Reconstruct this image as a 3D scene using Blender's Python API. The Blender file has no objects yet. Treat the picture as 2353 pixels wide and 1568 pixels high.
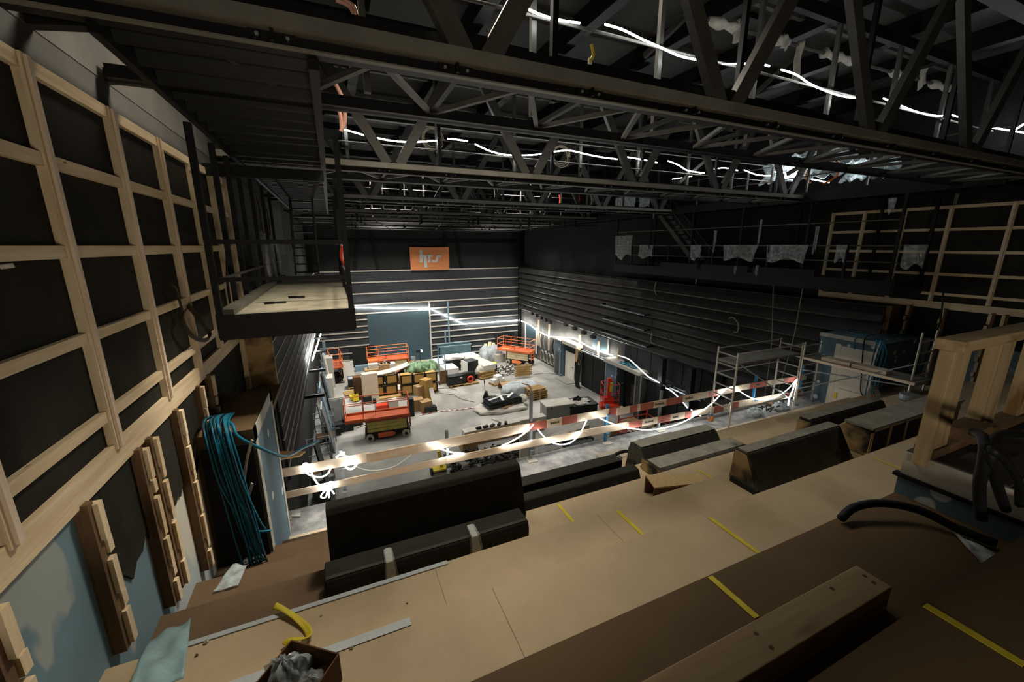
import bpy, math, random
import numpy as np
from mathutils import Vector, Matrix
R = random.Random(7)
# ---------------------------------------------------------------- frame: metres, hall axis +Y, eye at the origin
# while building; everything is lifted by EYE at the end so that the hall floor lies at z = 0.
EYE = 10.0
W, H, F = 2353, 1568, 920.0
PITCH = math.atan(219 / F)
YAW = math.atan(416.5 * math.cos(PITCH) / F)
FWD = (math.sin(YAW) * math.cos(PITCH), math.cos(YAW) * math.cos(PITCH), -math.sin(PITCH))
RGT = (math.cos(YAW), -math.sin(YAW), 0.0)
UPV = (RGT[1] * FWD[2] - RGT[2] * FWD[1], RGT[2] * FWD[0] - RGT[0] * FWD[2], RGT[0] * FWD[1] - RGT[1] * FWD[0])
def ray(x, y):
    a, b = x - W / 2, H / 2 - y
    return [F * FWD[i] + a * RGT[i] + b * UPV[i] for i in range(3)]
def ex(x, y, X):
    r = ray(x, y); t = X / r[0]; return (X, r[1] * t, r[2] * t)
def ey(x, y, Y):
    r = ray(x, y); t = Y / r[1]; return (r[0] * t, Y, r[2] * t)
def ez(x, y, Z):
    r = ray(x, y); t = Z / r[2]; return (r[0] * t, r[1] * t, Z)
def fl(x, y): return ez(x, y, -10.0)
COL = bpy.context.scene.collection

# ---------------------------------------------------------------- mesh builder
class MB:
    def __init__(s): s.v = []; s.f = []
    def add(s, vs, fs):
        b = len(s.v); s.v += [tuple(p) for p in vs]; s.f += [tuple(b + i for i in q) for q in fs]; return s
    def hexa(s, p):
        return s.add(p, [(0, 3, 2, 1), (4, 5, 6, 7), (0, 1, 5, 4), (1, 2, 6, 5), (2, 3, 7, 6), (3, 0, 4, 7)])
    def box(s, x0, x1, y0, y1, z0, z1):
        return s.hexa([(x0, y0, z0), (x1, y0, z0), (x1, y1, z0), (x0, y1, z0), (x0, y0, z1), (x1, y0, z1), (x1, y1, z1), (x0, y1, z1)])
    def cbox(s, c, sz, rz=0.0, tilt=0.0):
        M = Matrix.Rotation(rz, 3, 'Z') @ Matrix.Rotation(tilt, 3, 'X'); P = []
        for k in (-.5, .5):
            for i, j in ((-.5, -.5), (.5, -.5), (.5, .5), (-.5, .5)):
                P.append(tuple(Vector(c) + M @ Vector((i * sz[0], j * sz[1], k * sz[2]))))
        return s.hexa(P)
    def bar(s, p, q, w, h, up=(0, 0, 1)):
        p, q = Vector(p), Vector(q); d = (q - p).normalized(); u = Vector(up)
        if abs(d.dot(u)) > .98: u = Vector((1, 0, 0)) if abs(d.x) < .9 else Vector((0, 1, 0))
        sd = d.cross(u).normalized() * (w / 2); uu = sd.cross(d).normalized() * (h / 2)
        return s.hexa([p - sd - uu, p + sd - uu, q + sd - uu, q - sd - uu, p - sd + uu, p + sd + uu, q + sd + uu, q - sd + uu])
    def tube(s, pts, r, n=8, cap=True, closed=False):
        pts = [Vector(p) for p in pts]; m = len(pts); b = len(s.v); prev = None
        for i, p in enumerate(pts):
            if closed: d = pts[(i + 1) % m] - pts[i - 1]
            else: d = pts[min(i + 1, m - 1)] - pts[max(i - 1, 0)]
            d = d.normalized() if d.length > 1e-9 else Vector((0, 0, 1))
            if prev is None:
                a = Vector((0, 0, 1)) if abs(d.z) < .9 else Vector((1, 0, 0)); u = d.cross(a).normalized()
            else:
                u = (prev - d * prev.dot(d)); u = u.normalized() if u.length > 1e-6 else d.orthogonal().normalized()
            prev = u; v = d.cross(u); rr = r[i] if isinstance(r, (list, tuple)) else r
            for k in range(n):
                t = 2 * math.pi * k / n; s.v.append(tuple(p + (u * math.cos(t) + v * math.sin(t)) * rr))
        for i in range(m if closed else m - 1):
            j = (i + 1) % m
            for k in range(n):
                l = (k + 1) % n; s.f.append((b + i * n + k, b + i * n + l, b + j * n + l, b + j * n + k))
        if cap and not closed:
            s.f.append(tuple(b + k for k in range(n))[::-1]); s.f.append(tuple(b + (m - 1) * n + k for k in range(n)))
        return s
    def prism(s, poly, axis, a0, a1):
        n = len(poly)
        def mk(u, v, a): return {'x': (a, u, v), 'y': (u, a, v), 'z': (u, v, a)}[axis]
        b = len(s.v); s.v += [mk(u, v, a0) for u, v in poly] + [mk(u, v, a1) for u, v in poly]
        s.f.append(tuple(b + i for i in range(n))); s.f.append(tuple(b + n + i for i in range(n))[::-1])
        for i in range(n): j = (i + 1) % n; s.f.append((b + i, b + n + i, b + n + j, b + j))
        return s
    def grid(s, fn, nu, nv):
        b = len(s.v)
        for i in range(nu + 1):
            for j in range(nv + 1): s.v.append(tuple(fn(i / nu, j / nv)))
        for i in range(nu):
            for j in range(nv):
                a = b + i * (nv + 1) + j; s.f.append((a, a + nv + 1, a + nv + 2, a + 1))
        return s
    def cyl(s, p, q, r, n=16): return s.tube([p, q], r, n)

def smooth_path(pts, k=6):
    P = [Vector(p) for p in pts]; out = []
    for i in range(len(P) - 1):
        a, b, c, d = P[max(i - 1, 0)], P[i], P[i + 1], P[min(i + 2, len(P) - 1)]
        for j in range(k):
            t = j / k
            out.append(0.5 * ((2 * b) + (c - a) * t + (2 * a - 5 * b + 4 * c - d) * t * t + (3 * b - a - 3 * c + d) * t ** 3))
    return out + [P[-1]]

def wpos(o):
    v = Vector((0, 0, 0))
    while o is not None: v = v + o.location; o = o.parent
    return v
def fixnormals(me):
    import bmesh
    bm = bmesh.new(); bm.from_mesh(me); bmesh.ops.recalc_face_normals(bm, faces=bm.faces); bm.to_mesh(me); bm.free()
def obj(name, mb, mat, parent=None, smooth=False, bevel=0, origin=None, solid=0, sub=0):
    """one mesh object; parts are given in the frame in which their thing was built"""
    me = bpy.data.meshes.new(name); org = wpos(parent) if parent else Vector((0, 0, 0))
    v = np.array(mb.v, dtype=float)
    loc = Vector((0, 0, 0))
    if parent is None:
        lo, hi = v.min(0), v.max(0); loc = Vector(origin) if origin else Vector(((lo[0] + hi[0]) / 2, (lo[1] + hi[1]) / 2, lo[2])); org = loc
    v = v - np.array(org)
    me.from_pydata([tuple(p) for p in v], [], mb.f); me.update()
    if not solid: fixnormals(me)
    if isinstance(mat, str): mat = MAT[mat]
    me.materials.append(mat)
    o = bpy.data.objects.new(name, me); COL.objects.link(o); o.location = loc
    if parent: o.parent = parent; o.location = (0, 0, 0)
    if smooth:
        for p in me.polygons: p.use_smooth = True
    if solid: m = o.modifiers.new('solid', 'SOLIDIFY'); m.thickness = solid; m.offset = 0
    if bevel: m = o.modifiers.new('bevel', 'BEVEL'); m.width = bevel; m.segments = 2; m.limit_method = 'ANGLE'
    if sub: m = o.modifiers.new('sub', 'SUBSURF'); m.levels = m.render_levels = sub
    return o
def tag(o, label, cat, group=None, kind=None):
    o['label'] = label; o['category'] = cat
    if group: o['group'] = group
    if kind: o['kind'] = kind
    return o
def thing(name, label, cat, loc=(0, 0, 0), group=None):
    o = bpy.data.objects.new(name, None); COL.objects.link(o); o.location = loc; o.empty_display_size = .2
    return tag(o, label, cat, group)
def single(name, mb, mat, label, cat, group=None, **k): return tag(obj(name, mb, mat, **k), label, cat, group)
def struct(name, mb, mat, label, cat='wall', **k):
    return tag(obj(name, mb, mat, **k), label, cat, None, 'structure')
def dup(root, loc=None, rz=None, label=None, group=None):
    c = root.copy(); COL.objects.link(c)
    if loc is not None: c.location = loc
    if rz is not None: c.rotation_euler = (0, 0, rz)
    if label: c['label'] = label
    if group: c['group'] = group
    for ch in list(root.children):
        d = ch.copy(); COL.objects.link(d); d.parent = c
        for g in list(ch.children):
            e = g.copy(); COL.objects.link(e); e.parent = d
    return c
def B(*a): return MB().box(*a)

# ---------------------------------------------------------------- materials
MAT = {}; LEDS = 17
def lin(c):
    c = c.lstrip('#'); r = [int(c[i:i + 2], 16) / 255 for i in (0, 2, 4)]
    return [x / 12.92 if x <= .04045 else ((x + .055) / 1.055) ** 2.4 for x in r]
def mat(name, col, rough=.7, metal=0.0, var=.25, scale=6.0, col2=None, stretch=(1, 1, 1), bump=0.0, bscale=60.0, spec=.3, fine=.0, alpha=1.0, contrast=(.35, .65)):
    m = bpy.data.materials.new(name); m.use_nodes = True; nt = m.node_tree; N = nt.nodes; L = nt.links
    b = N['Principled BSDF']; b.inputs['Roughness'].default_value = rough; b.inputs['Metallic'].default_value = metal
    b.inputs['Specular IOR Level'].default_value = spec
    c = lin(col); c2 = lin(col2) if col2 else [min(1, x * (1 + var)) for x in c]
    c1 = c if col2 else [x * (1 - var) for x in c]
    tc = N.new('ShaderNodeTexCoord'); mp = N.new('ShaderNodeMapping'); mp.inputs['Scale'].default_value = stretch
    L.new(tc.outputs['Object'], mp.inputs['Vector'])
    nz = N.new('ShaderNodeTexNoise'); nz.inputs['Scale'].default_value = scale; nz.inputs['Detail'].default_value = 5; nz.inputs['Roughness'].default_value = .65
    L.new(mp.outputs[0], nz.inputs['Vector'])
    rp = N.new('ShaderNodeValToRGB'); rp.color_ramp.elements[0].position, rp.color_ramp.elements[1].position = contrast
    rp.color_ramp.elements[0].color = (*c1, 1); rp.color_ramp.elements[1].color = (*c2, 1)
    L.new(nz.outputs['Fac'], rp.inputs['Fac']); out = rp.outputs['Color']
    if fine:
        n2 = N.new('ShaderNodeTexNoise'); n2.inputs['Scale'].default_value = 220; n2.inputs['Detail'].default_value = 2
        L.new(tc.outputs['Object'], n2.inputs['Vector'])
        mr = N.new('ShaderNodeMapRange'); mr.inputs['From Min'].default_value = .3; mr.inputs['From Max'].default_value = .7
        mr.inputs['To Min'].default_value = 1 - fine; mr.inputs['To Max'].default_value = 1 + fine; L.new(n2.outputs['Fac'], mr.inputs['Value'])
        mx = N.new('ShaderNodeMix'); mx.data_type = 'RGBA'; mx.blend_type = 'MULTIPLY'; mx.inputs[0].default_value = 1
        L.new(out, mx.inputs[6]); L.new(mr.outputs[0], mx.inputs[7]); out = mx.outputs[2]
    L.new(out, b.inputs['Base Color'])
    if bump:
        n3 = N.new('ShaderNodeTexNoise'); n3.inputs['Scale'].default_value = bscale; n3.inputs['Detail'].default_value = 3; L.new(mp.outputs[0], n3.inputs['Vector'])
        bp = N.new('ShaderNodeBump'); bp.inputs['Strength'].default_value = bump; bp.inputs['Distance'].default_value = .02
        L.new(n3.outputs['Fac'], bp.inputs['Height']); L.new(bp.outputs[0], b.inputs['Normal'])
    if alpha < 1: b.inputs['Alpha'].default_value = alpha
    MAT[name] = m; return m
def overlay(name, col, scale, lo, hi, stretch=(1, 1, 1), voronoi=False, offset=(0, 0, 0)):
    """patches with a shape of their own (filler, paint, stains) laid over a material's colour"""
    m = MAT[name]; nt = m.node_tree; N = nt.nodes; L = nt.links; b = N['Principled BSDF']
    src = b.inputs['Base Color'].links[0].from_socket
    tc = N.new('ShaderNodeTexCoord'); mp = N.new('ShaderNodeMapping'); mp.inputs['Scale'].default_value = stretch; mp.inputs['Location'].default_value = offset
    L.new(tc.outputs['Object'], mp.inputs['Vector'])
    if voronoi: t = N.new('ShaderNodeTexVoronoi'); t.inputs['Scale'].default_value = scale; o = t.outputs['Distance']
    else: t = N.new('ShaderNodeTexNoise'); t.inputs['Scale'].default_value = scale; t.inputs['Detail'].default_value = 3; o = t.outputs['Fac']
    L.new(mp.outputs[0], t.inputs['Vector'])
    mr = N.new('ShaderNodeMapRange'); mr.inputs['From Min'].default_value = lo; mr.inputs['From Max'].default_value = hi; L.new(o, mr.inputs['Value'])
    mx = N.new('ShaderNodeMix'); mx.data_type = 'RGBA'; L.new(mr.outputs[0], mx.inputs[0]); L.new(src, mx.inputs[6]); mx.inputs[7].default_value = (*lin(col), 1)
    L.new(mx.outputs[2], b.inputs['Base Color'])
def glow(name, col, strength):
    m = bpy.data.materials.new(name); m.use_nodes = True; b = m.node_tree.nodes['Principled BSDF']
    b.inputs['Base Color'].default_value = (.8, .8, .8, 1); b.inputs['Emission Color'].default_value = (*lin(col), 1); b.inputs['Emission Strength'].default_value = strength
    MAT[name] = m
def film(name, col, opacity, rough=.2):
    m = bpy.data.materials.new(name); m.use_nodes = True; N = m.node_tree.nodes; L = m.node_tree.links; b = N['Principled BSDF']
    b.inputs['Base Color'].default_value = (*lin(col), 1); b.inputs['Roughness'].default_value = rough; b.inputs['Specular IOR Level'].default_value = .8
    tc = N.new('ShaderNodeTexCoord'); nz = N.new('ShaderNodeTexNoise'); nz.inputs['Scale'].default_value = 9; nz.inputs['Detail'].default_value = 4; L.new(tc.outputs['Object'], nz.inputs['Vector'])
    mr = N.new('ShaderNodeMapRange'); mr.inputs['From Min'].default_value = .35; mr.inputs['From Max'].default_value = .7
    mr.inputs['To Min'].default_value = opacity * .5; mr.inputs['To Max'].default_value = min(1, opacity * 1.5)
    L.new(nz.outputs['Fac'], mr.inputs['Value']); L.new(mr.outputs[0], b.inputs['Alpha']); MAT[name] = m

mat('concrete', '#8f8d86', .85, var=.18, scale=.6, bump=.05, fine=.05)
overlay('concrete', '#bdb9b0', .35, .5, .75)
mat('ledge_concrete', '#7d7e81', .85, var=.3, scale=3, col2='#b4b3b0', fine=.1)
mat('dark_wall', '#232321', .85, var=.25, scale=.8, fine=.05)
mat('black_wall', '#1f2120', .8, var=.2, scale=.7)
mat('right_wall', '#1a1a19', .85, var=.25, scale=.8)
mat('left_wall', '#2f2e2b', .85, var=.3, scale=.9)
mat('grey_wall', '#4c4a46', .85, var=.25, scale=1.2)
mat('aisle_brown', '#5c4a37', .8, var=.15, scale=1.2, fine=.12); mat('slat', '#2f2f2c', .42, var=.2, scale=1.2, spec=.5); mat('render_grey', '#3a3834', .85, var=.3, scale=1.2); mat('felt', '#2c2a25', .95, var=.28, scale=1.6, fine=.2, spec=.1)
mat('block_wall', '#34383a', .8, var=.12, scale=1.0)
mat('panel_teal', '#3e5158', .55, var=.08, scale=.5)
mat('drywall_blue', '#6e8793', .9, var=.1, scale=1.2, spec=.1)
overlay('drywall_blue', '#98a09e', 1.7, .57, .6, stretch=(1, 1, .5))
mat('drywall_spots', '#5f7683', .9, var=.08, scale=1.0, spec=.1)
overlay('drywall_spots', '#c9cfd0', 2.4, .19, .16, stretch=(1, 1, 1), voronoi=True)
mat('drywall_filler', '#a9a9a2', .9, var=.08, scale=3)
for ax, st in (('x', (.6, 9, 9)), ('y', (9, .6, 9)), ('z', (9, 9, .6))):
    mat('pine_' + ax, '#c9b18c', .7, scale=1.6, stretch=st, col2='#e2d0b0', fine=.03)
    overlay('pine_' + ax, '#7a5836', 3.0, .055, .02, stretch=tuple(.55 if s < 1 else 1.6 for s in st), voronoi=True)
    mat('pale_' + ax, '#cfbaa2', .7, scale=1.4, stretch=st, col2='#e2d2be', fine=.03)
    mat('brown_' + ax, '#594431', .8, scale=1.5, stretch=st, col2='#765d40', fine=.05)
    mat('timber_' + ax, '#a88f6a', .65, scale=1.0, stretch=st, col2='#bfa883', fine=.04)
    overlay('timber_' + ax, '#7f603c', .9, .57, .7, stretch=tuple(1.2 if s < 1 else 6 for s in st))
mat('ply', '#b99a6d', .7, var=.1, scale=2, fine=.05)
mat('ply_pale', '#dcc8ae', .7, var=.08, scale=2, fine=.04)
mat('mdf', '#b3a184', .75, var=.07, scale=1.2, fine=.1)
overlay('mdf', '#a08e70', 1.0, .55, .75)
mat('joint', '#8d7c63', .8); mat('lit_chord_steel', '#6f6c63', .5, var=.15, scale=3, spec=.3); mat('drywall_pale', '#a2adb0', .9, var=.1, scale=1.2, spec=.1); overlay('drywall_pale', '#c4c1b8', 1.9, .5, .56, stretch=(1, 1.3, .4)); mat('mdf_brown', '#5e4c33', .8, var=.12, scale=1.2, fine=.12)
mat('osb', '#b79a6c', .75, scale=22, col2='#d7bd8e', stretch=(1, 3, 1), fine=.1)
mat('black_steel', '#0f0f0e', .5, var=.2, scale=4, spec=.22)
mat('truss_steel', '#45433e', .5, var=.2, scale=3, spec=.4)
mat('ceiling', '#30302d', .8, var=.3, scale=.6)
mat('black_foam', '#302f2b', .95, var=.12, scale=5, fine=.25, spec=.1, bump=.15, bscale=200)
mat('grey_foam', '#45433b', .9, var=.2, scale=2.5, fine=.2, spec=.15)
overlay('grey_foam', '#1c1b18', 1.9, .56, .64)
mat('dusty_lit_top', '#87857a', .9, var=.2, scale=4, fine=.15)  # dust on the seat tops, paled further to paint in rope light
overlay('dusty_lit_top', '#3a3933', 2.0, .58, .8)
mat('worn_ply', '#a48a5f', .8, var=.15, scale=3, fine=.08)
overlay('worn_ply', '#1c1b18', 2.1, .48, .62)
mat('deck', '#8a8574', .8, var=.25, scale=2.5)
mat('deck_dark', '#5a574c', .8, var=.25, scale=2.5)
mat('alu', '#b9b6ad', .35, metal=.6, var=.12, scale=5)
mat('alu_deck', '#75746c', .55, var=.2, scale=6)
mat('galv', '#8b9399', .45, metal=.5, var=.15, scale=6)
mat('steel_blue', '#2f7fae', .5, var=.15, scale=6)
mat('blue_grey', '#77909c', .6, var=.1, scale=2)
mat('hose_blue', '#0f6886', .45, var=.12, scale=10)
mat('rubber', '#141413', .6, var=.2, scale=8)
mat('cable_grey', '#9a958a', .6, var=.1, scale=8)
mat('cable_dark', '#372f27', .6, var=.15, scale=8); mat('cable_brown', '#5d5242', .7, var=.15, scale=8)
mat('orange', '#c45a30', .5, var=.1, scale=3, spec=.4)
mat('orange_bright', '#ec8048', .5, var=.08, scale=3, spec=.4)
mat('dusty_orange', '#b0583a', .8, var=.2, scale=4)
mat('lift_red', '#cf3d24', .45, var=.1, scale=3)
mat('lift_yellow', '#ab9a4f', .6, var=.12, scale=4)
mat('lift_cream', '#d5c49a', .6, var=.1, scale=4)
mat('tyre', '#a59d8d', .8, var=.15, scale=10)
mat('cardboard', '#a3845a', .85, var=.12, scale=3, fine=.04)
mat('cardboard_dark', '#5d4026', .85, var=.15, scale=3)
mat('paper_brown', '#b08a4c', .85, var=.12, scale=3)
mat('pallet', '#a98a58', .8, var=.22, scale=4, fine=.06)
mat('white_sheet', '#d7d6d0', .6, var=.06, scale=3)
mat('white_dusty', '#bcb6aa', .8, var=.1, scale=3)
mat('door_white', '#d9d3c4', .6, var=.04, scale=1)
mat('tarp_green', '#6e8a68', .6, var=.2, scale=5)
mat('tarp_grey', '#a4aaac', .5, var=.15, scale=4)
mat('black_case', '#1c2122', .5, var=.2, scale=5)
mat('teal_box', '#4d666b', .5, var=.1, scale=2)
mat('grey_box', '#8b8a84', .7, var=.1, scale=3)
mat('red_paint', '#a5584a', .55, var=.15, scale=6)
mat('white_paint', '#cfc0ab', .65, var=.1, scale=6)
mat('yellow_tape', '#c9b733', .55, var=.12, scale=6)
mat('white_tape', '#aeb6ba', .55, var=.08, scale=6)
mat('yellow', '#d3b62c', .5, var=.15, scale=6)
mat('hivis', '#c4d63c', .7, var=.15, scale=12)
mat('banner_orange', '#d88a58', .8, var=.06, scale=3)
mat('letter_grey', '#c7c9c6', .8, var=.04, scale=3)
mat('dark_rubble', '#2f2d29', .9, var=.5, scale=8)
mat('teal_cloth', '#7d9a9e', .7, var=.18, scale=5)
mat('caster_orange', '#c9762c', .5, var=.12, scale=8)
mat('pipe_pink', '#b88a78', .5, var=.1, scale=6)
mat('ceiling_wrap', '#b5b1a6', .6, var=.2, scale=8)
mat('red_cloth', '#c8412c', .8, var=.15, scale=8)
mat('ink', '#4a4038', .8, var=.1, scale=8)
glow('LED', '#f4f6f2', LEDS * .52); glow('LED_roof', '#eef4f4', LEDS * 1.3); glow('LED_wall', '#f4f6f2', LEDS * 3)
film('plastic_film', '#c4cccc', .26, .12)
film('plastic_clear', '#c9d6da', .3, .1)
film('plastic_dense', '#bcc8cc', .62)
film('window_film', '#b9b7aa', .25, .3)
# ================================================================ THE SETTING
XL, XR, YB = -1.8, 16.5, 35.0
struct('floor', B(-6, 20, 7.9, 35.4, -10.3, -10), 'concrete', 'pale dusty concrete floor of the hall below the balcony', 'floor')
struct('ceiling', B(-2.2, 17, -5, 35.4, 4.7, 4.9), 'ceiling', 'dark roof deck above the steel trusses', 'ceiling')
# ---- left wall
wl = struct('wall_left', B(-2.2, XL, -5, 35.4, -10, 4.7), 'left_wall', 'dark left wall with a pale timber grid over black felt', 'wall')
obj('upper_render', B(XL, XL + .006, 1.5, 20, 1.5, 2.5), 'render_grey', wl)
obj('felt_lining', B(XL, XL + .015, 1.0, 9.62, -1.72, 1.25), 'felt', wl)
obj('blue_drywall', B(XL, XL + .012, .5, 4.4, -5.2, -1.7), 'drywall_blue', wl); obj('filled_drywall', B(XL, XL + .012, 4.4, 7.6, -5.2, -1.7), 'drywall_pale', wl); obj('raw_concrete', B(XL, XL + .008, 9.8, 20, -.35, 1.4), 'grey_wall', wl)
rj = random.Random(3)
for y0, y1 in ((3.5, 4.3), (4.66, 5.2), (5.3, 6.1), (6.2, 6.66), (6.75, 8.9)):
    n = 7; poly = [(y1, -1.72), (y0, -1.72)]
    for i in range(n + 1): poly.append((y0 + (y1 - y0) * i / n, -2.52 - rj.random() * .16 - .1 * (i % 2) + (.25 * i / n if y0 > 6.7 else 0)))
    obj('felt_flap', MB().prism(poly, 'x', XL + .013, XL + .03), 'felt', wl)
def grid_wall(parent, xs, sgn, studs, rails, y0, y1, zb):
    xf = lambda a, b: (min(xs + sgn * a, xs + sgn * b), max(xs + sgn * a, xs + sgn * b))
    a, b = xf(.015, .06)
    for z, h in rails: obj('timber_rail', B(a, b, y0, y1, z - h, z), 'pine_y', parent)
    for y, z0, z1 in studs:
        a2, b2 = xf(.06, .085); o = obj('timber_stud', B(*xf(.015, .075), y - .05, y + .05, z0, z1), 'pine_z', parent)
        obj('stud_batten', B(*xf(.075, .095), y - .022, y + .022, z0 + .01, z1 - .01), 'pale_z', o)
grid_wall(wl, XL, 1, [(y, -1.6, 1.23) for y in (1.6, 2.82, 4.03, 5.2, 6.33, 7.5, 8.6, 9.57)],
          [(1.23, .1), (.62, .09), (.0, .09), (-.64, .08), (-1.27, .085), (-1.56, .2)], .6, 9.62, -1.75)
def notched(parent, x, y, z0, z1, sgn, seed, yo=1):
    r = random.Random(seed); c = obj('notched_stud', B(*sorted((x, x + sgn * .085)), y - .04, y + .03, z0, z1), 'brown_z', parent)
    z = z1 - .02; k = 0; m = MB()
    while z > z0 + .12:
        h = .3 if k % 2 == 0 else .13
        off = .03 + (.035 if k % 2 else .0); h = min(h, z - z0)
        m.box(*sorted((x, x + sgn * (.115 if k % 2 == 0 else .1))), y + yo * off - .02, y + yo * off + .045, z - h, z - .01); z -= h + r.random() * .03; k += 1
    obj('spacer_blocks', m, 'pine_z', c)
for i, (y, z0) in enumerate(((2.5, -2.9), (3.43, -3.0), (4.27, -3.4), (4.5, -3.4), (5.22, -3.8), (6.05, -4.2), (6.55, -4.6))):
    notched(wl, XL + .012, y, z0, -1.74, 1, i)
obj('dark_pipe', MB().tube([(XL + .05, 4.35, 2.3), (XL + .05, 4.9, 1.9)], .035), 'black_steel', wl)
# low drywall portal at the left end of the balcony, ply niche behind it
po = struct('wall_portal', B(XL, -1.16, 5.75, 7.35, -5.0, -2.32), 'mdf_brown', 'low blue drywall portal at the left end of the balcony', 'wall')
obj('blue_face', B(-1.16, -1.145, 5.75, 7.35, -5, -2.34), 'drywall_spots', po)
for a in ((5.75, 5.9, -5, -2.32), (7.2, 7.35, -5, -2.32), (5.75, 7.35, -2.5, -2.32)): obj('corner_bead', B(-1.15, -1.137, *a), 'drywall_filler', po)
obj('black_opening', B(-1.74, -1.17, 5.72, 5.755, -5.0, -2.5), 'black_wall', po)
ni = struct('wall_niche', B(XL, -1.25, 9.0, 9.12, -2.75, -1.75), 'worn_ply', 'plywood niche panel sprayed black at its edges below the left catwalk', 'wall')
obj('pine_frame', B(XL + .02, XL + .1, 8.9, 9.0, -2.8, -1.75), 'pine_z', ni)
obj('floor_strip', B(XL, -1.2, 7.5, 9.0, -2.85, -2.75), 'mdf_brown', ni)
# left cladding of dark boards with pale joint battens
zc = ex(705, 885, -1.35)[2]
cl = struct('wall_left_cladding', B(XL, -1.38, 9.1, 34.9, zc, -1.95), 'right_wall', 'dark boarded cladding with pale joint lines on the lower left wall', 'wall')
nb = 9
for i in range(nb):
    z = -2.0 + (zc + 2.0) * i / nb
    obj('board', B(-1.38, -1.33, 9.1 + .05 * i, 34.9, z + (zc + 2) / nb + .03, z - .01), 'right_wall', cl)
    obj('joint_batten', B(-1.36, -1.315, 9.1 + .05 * i, 34.9, z - .005, z + .018), 'white_dusty', cl)
# ---- back wall with battens
wb = struct('wall_back', B(-2.2, 17, YB, YB + .3, -10.2, 4.7), 'block_wall', 'dark far wall of the hall with pale horizontal battens', 'wall')
obj('upper_lining', B(XL, XR, YB - .03, YB, -1.95, 4.7), 'black_wall', wb)
def batten(x0, x1, z): obj('batten', B(x0, x1, YB - .07, YB - .01, z - .075, z + .02), 'white_dusty', wb)
for z in (-1.98, -2.88, -3.8, -4.72): batten(-1.6, 16, z)
for z in (-5.35, -5.95, -6.5, -7.0, -7.5, -8.05, -8.65, -9.2, -9.75): batten(7.45, 16 if z > -8.3 else (13.6 if z > -9 else 12.6), z)
batten(1.0, 7.4, -5.45)
for z in (-5.95, -6.5, -6.98, -7.45, -8.1): batten(-1.6, 2.2, z)
for z in (-8.7, -9.3, -9.8): batten(-1.6, .8, z)
obj('upright_batten', B(7.38, 7.5, YB - .09, YB - .01, -10, -4.8), 'white_dusty', wb)
obj('teal_panel', B(2.2, 7.36, YB - .05, YB - .005, -10, -5.5), 'panel_teal', wb)
obj('dark_opening', B(.6, 2.6, YB - .06, YB - .005, -9.9, -8.2), 'black_wall', wb)
obj('dark_opening', B(13.6, 15.6, YB - .06, YB - .005, -9.6, -8.0), 'black_wall', wb)
m = MB()
rs = random.Random(5)
for row, (za, zb) in enumerate(((-2.8, -2.0), (-3.7, -2.95), (-4.65, -3.9), (-5.3, -4.8), (-5.9, -5.45), (-6.9, -6.55), (-7.4, -7.05), (-8.0, -7.6), (-8.6, -8.1))):
    x = 7.8 if row > 2 else rs.uniform(0, 2)
    while x < 15.8: m.box(x, x + .02, YB - .02, YB - .004, za, zb); x += rs.uniform(1.2, 2.2)
obj('joint_lines', m, 'grey_wall', wb)
for xa, xb in ((1.6, 2.6), (8.6, 9.6), (10.5, 9.6), (3.4, 2.7)): obj('brace', MB().bar((xa, YB - .08, -1.9), (xb, YB - .08, 3.5), .25, .08, (0, 1, 0)), 'black_steel', wb)
obj('tie_beam', B(-1.6, 16, YB - .12, YB - .03, .25, .5), 'black_steel', wb)
obj('corner_column', B(16.05, 16.5, 34.55, 35, -9.9, 4.6), 'black_steel', wb)
# ---- right wall
wr = struct('wall_right', B(XR, 17, -5, 35.4, -10, 4.7), 'right_wall', 'dark right wall with a pale timber grid near the balcony', 'wall')
obj('felt_lining', B(XR - .015, XR, -2, 9.3, -1.75, 1.2), 'felt', wr)
grid_wall(wr, XR, -1, [(y, -1.62, 1.13) for y in (9.0, 8.05, 7.0, 5.95, 4.75, 3.6, 2.5)],
          [(1.13, .09), (.5, .08), (-.14, .08), (-.78, .08), (-1.36, .08), (-1.63, .2)], 1.0, 9.05, -1.8)
obj('blue_drywall', B(XR - .012, XR, 1, 7, -5.0, -2.75), 'drywall_blue', wr)
for i, y in enumerate((6.35, 5.55, 4.6, 4.35, 3.5)): notched(wr, XR - .012, y, -4.6, -1.8, -1, 20 + i)
gw = struct('wall_right_lower', B(16.2, XR, 9, 35, -10, -5.8), 'grey_wall', 'grey concrete wall below the black slats on the right', 'wall')
# slat cladding: big lapped boards
nb, zt, zbm = 8, -1.92, -5.8
sc = struct('wall_right_cladding', B(16.1, XR, 8.2, 34.6, zbm, zt - .02), 'right_wall', 'black lapped slats running along the right wall', 'wall')
for i in range(nb):
    z1 = zt + (zbm - zt) * i / nb; z0 = zt + (zbm - zt) * (i + 1) / nb; y0 = 6.75 if i < 2 else 8.35
    poly = [(16.12, z1), (16.02, z1 - .02), (15.9, (z0 + z1) / 2), (15.83, z0 + .05), (15.86, z0), (16.12, z0)]
    obj('slat', MB().prism(poly, 'y', y0, 34.5), 'slat', sc)
obj('top_ledge', B(15.95, 16.45, 6.75, 34.5, -1.92, -1.88), 'black_steel', sc)
obj('end_post', B(15.95, 16.5, 6.6, 6.74, -5.0, -1.85), 'brown_z', sc)
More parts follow.
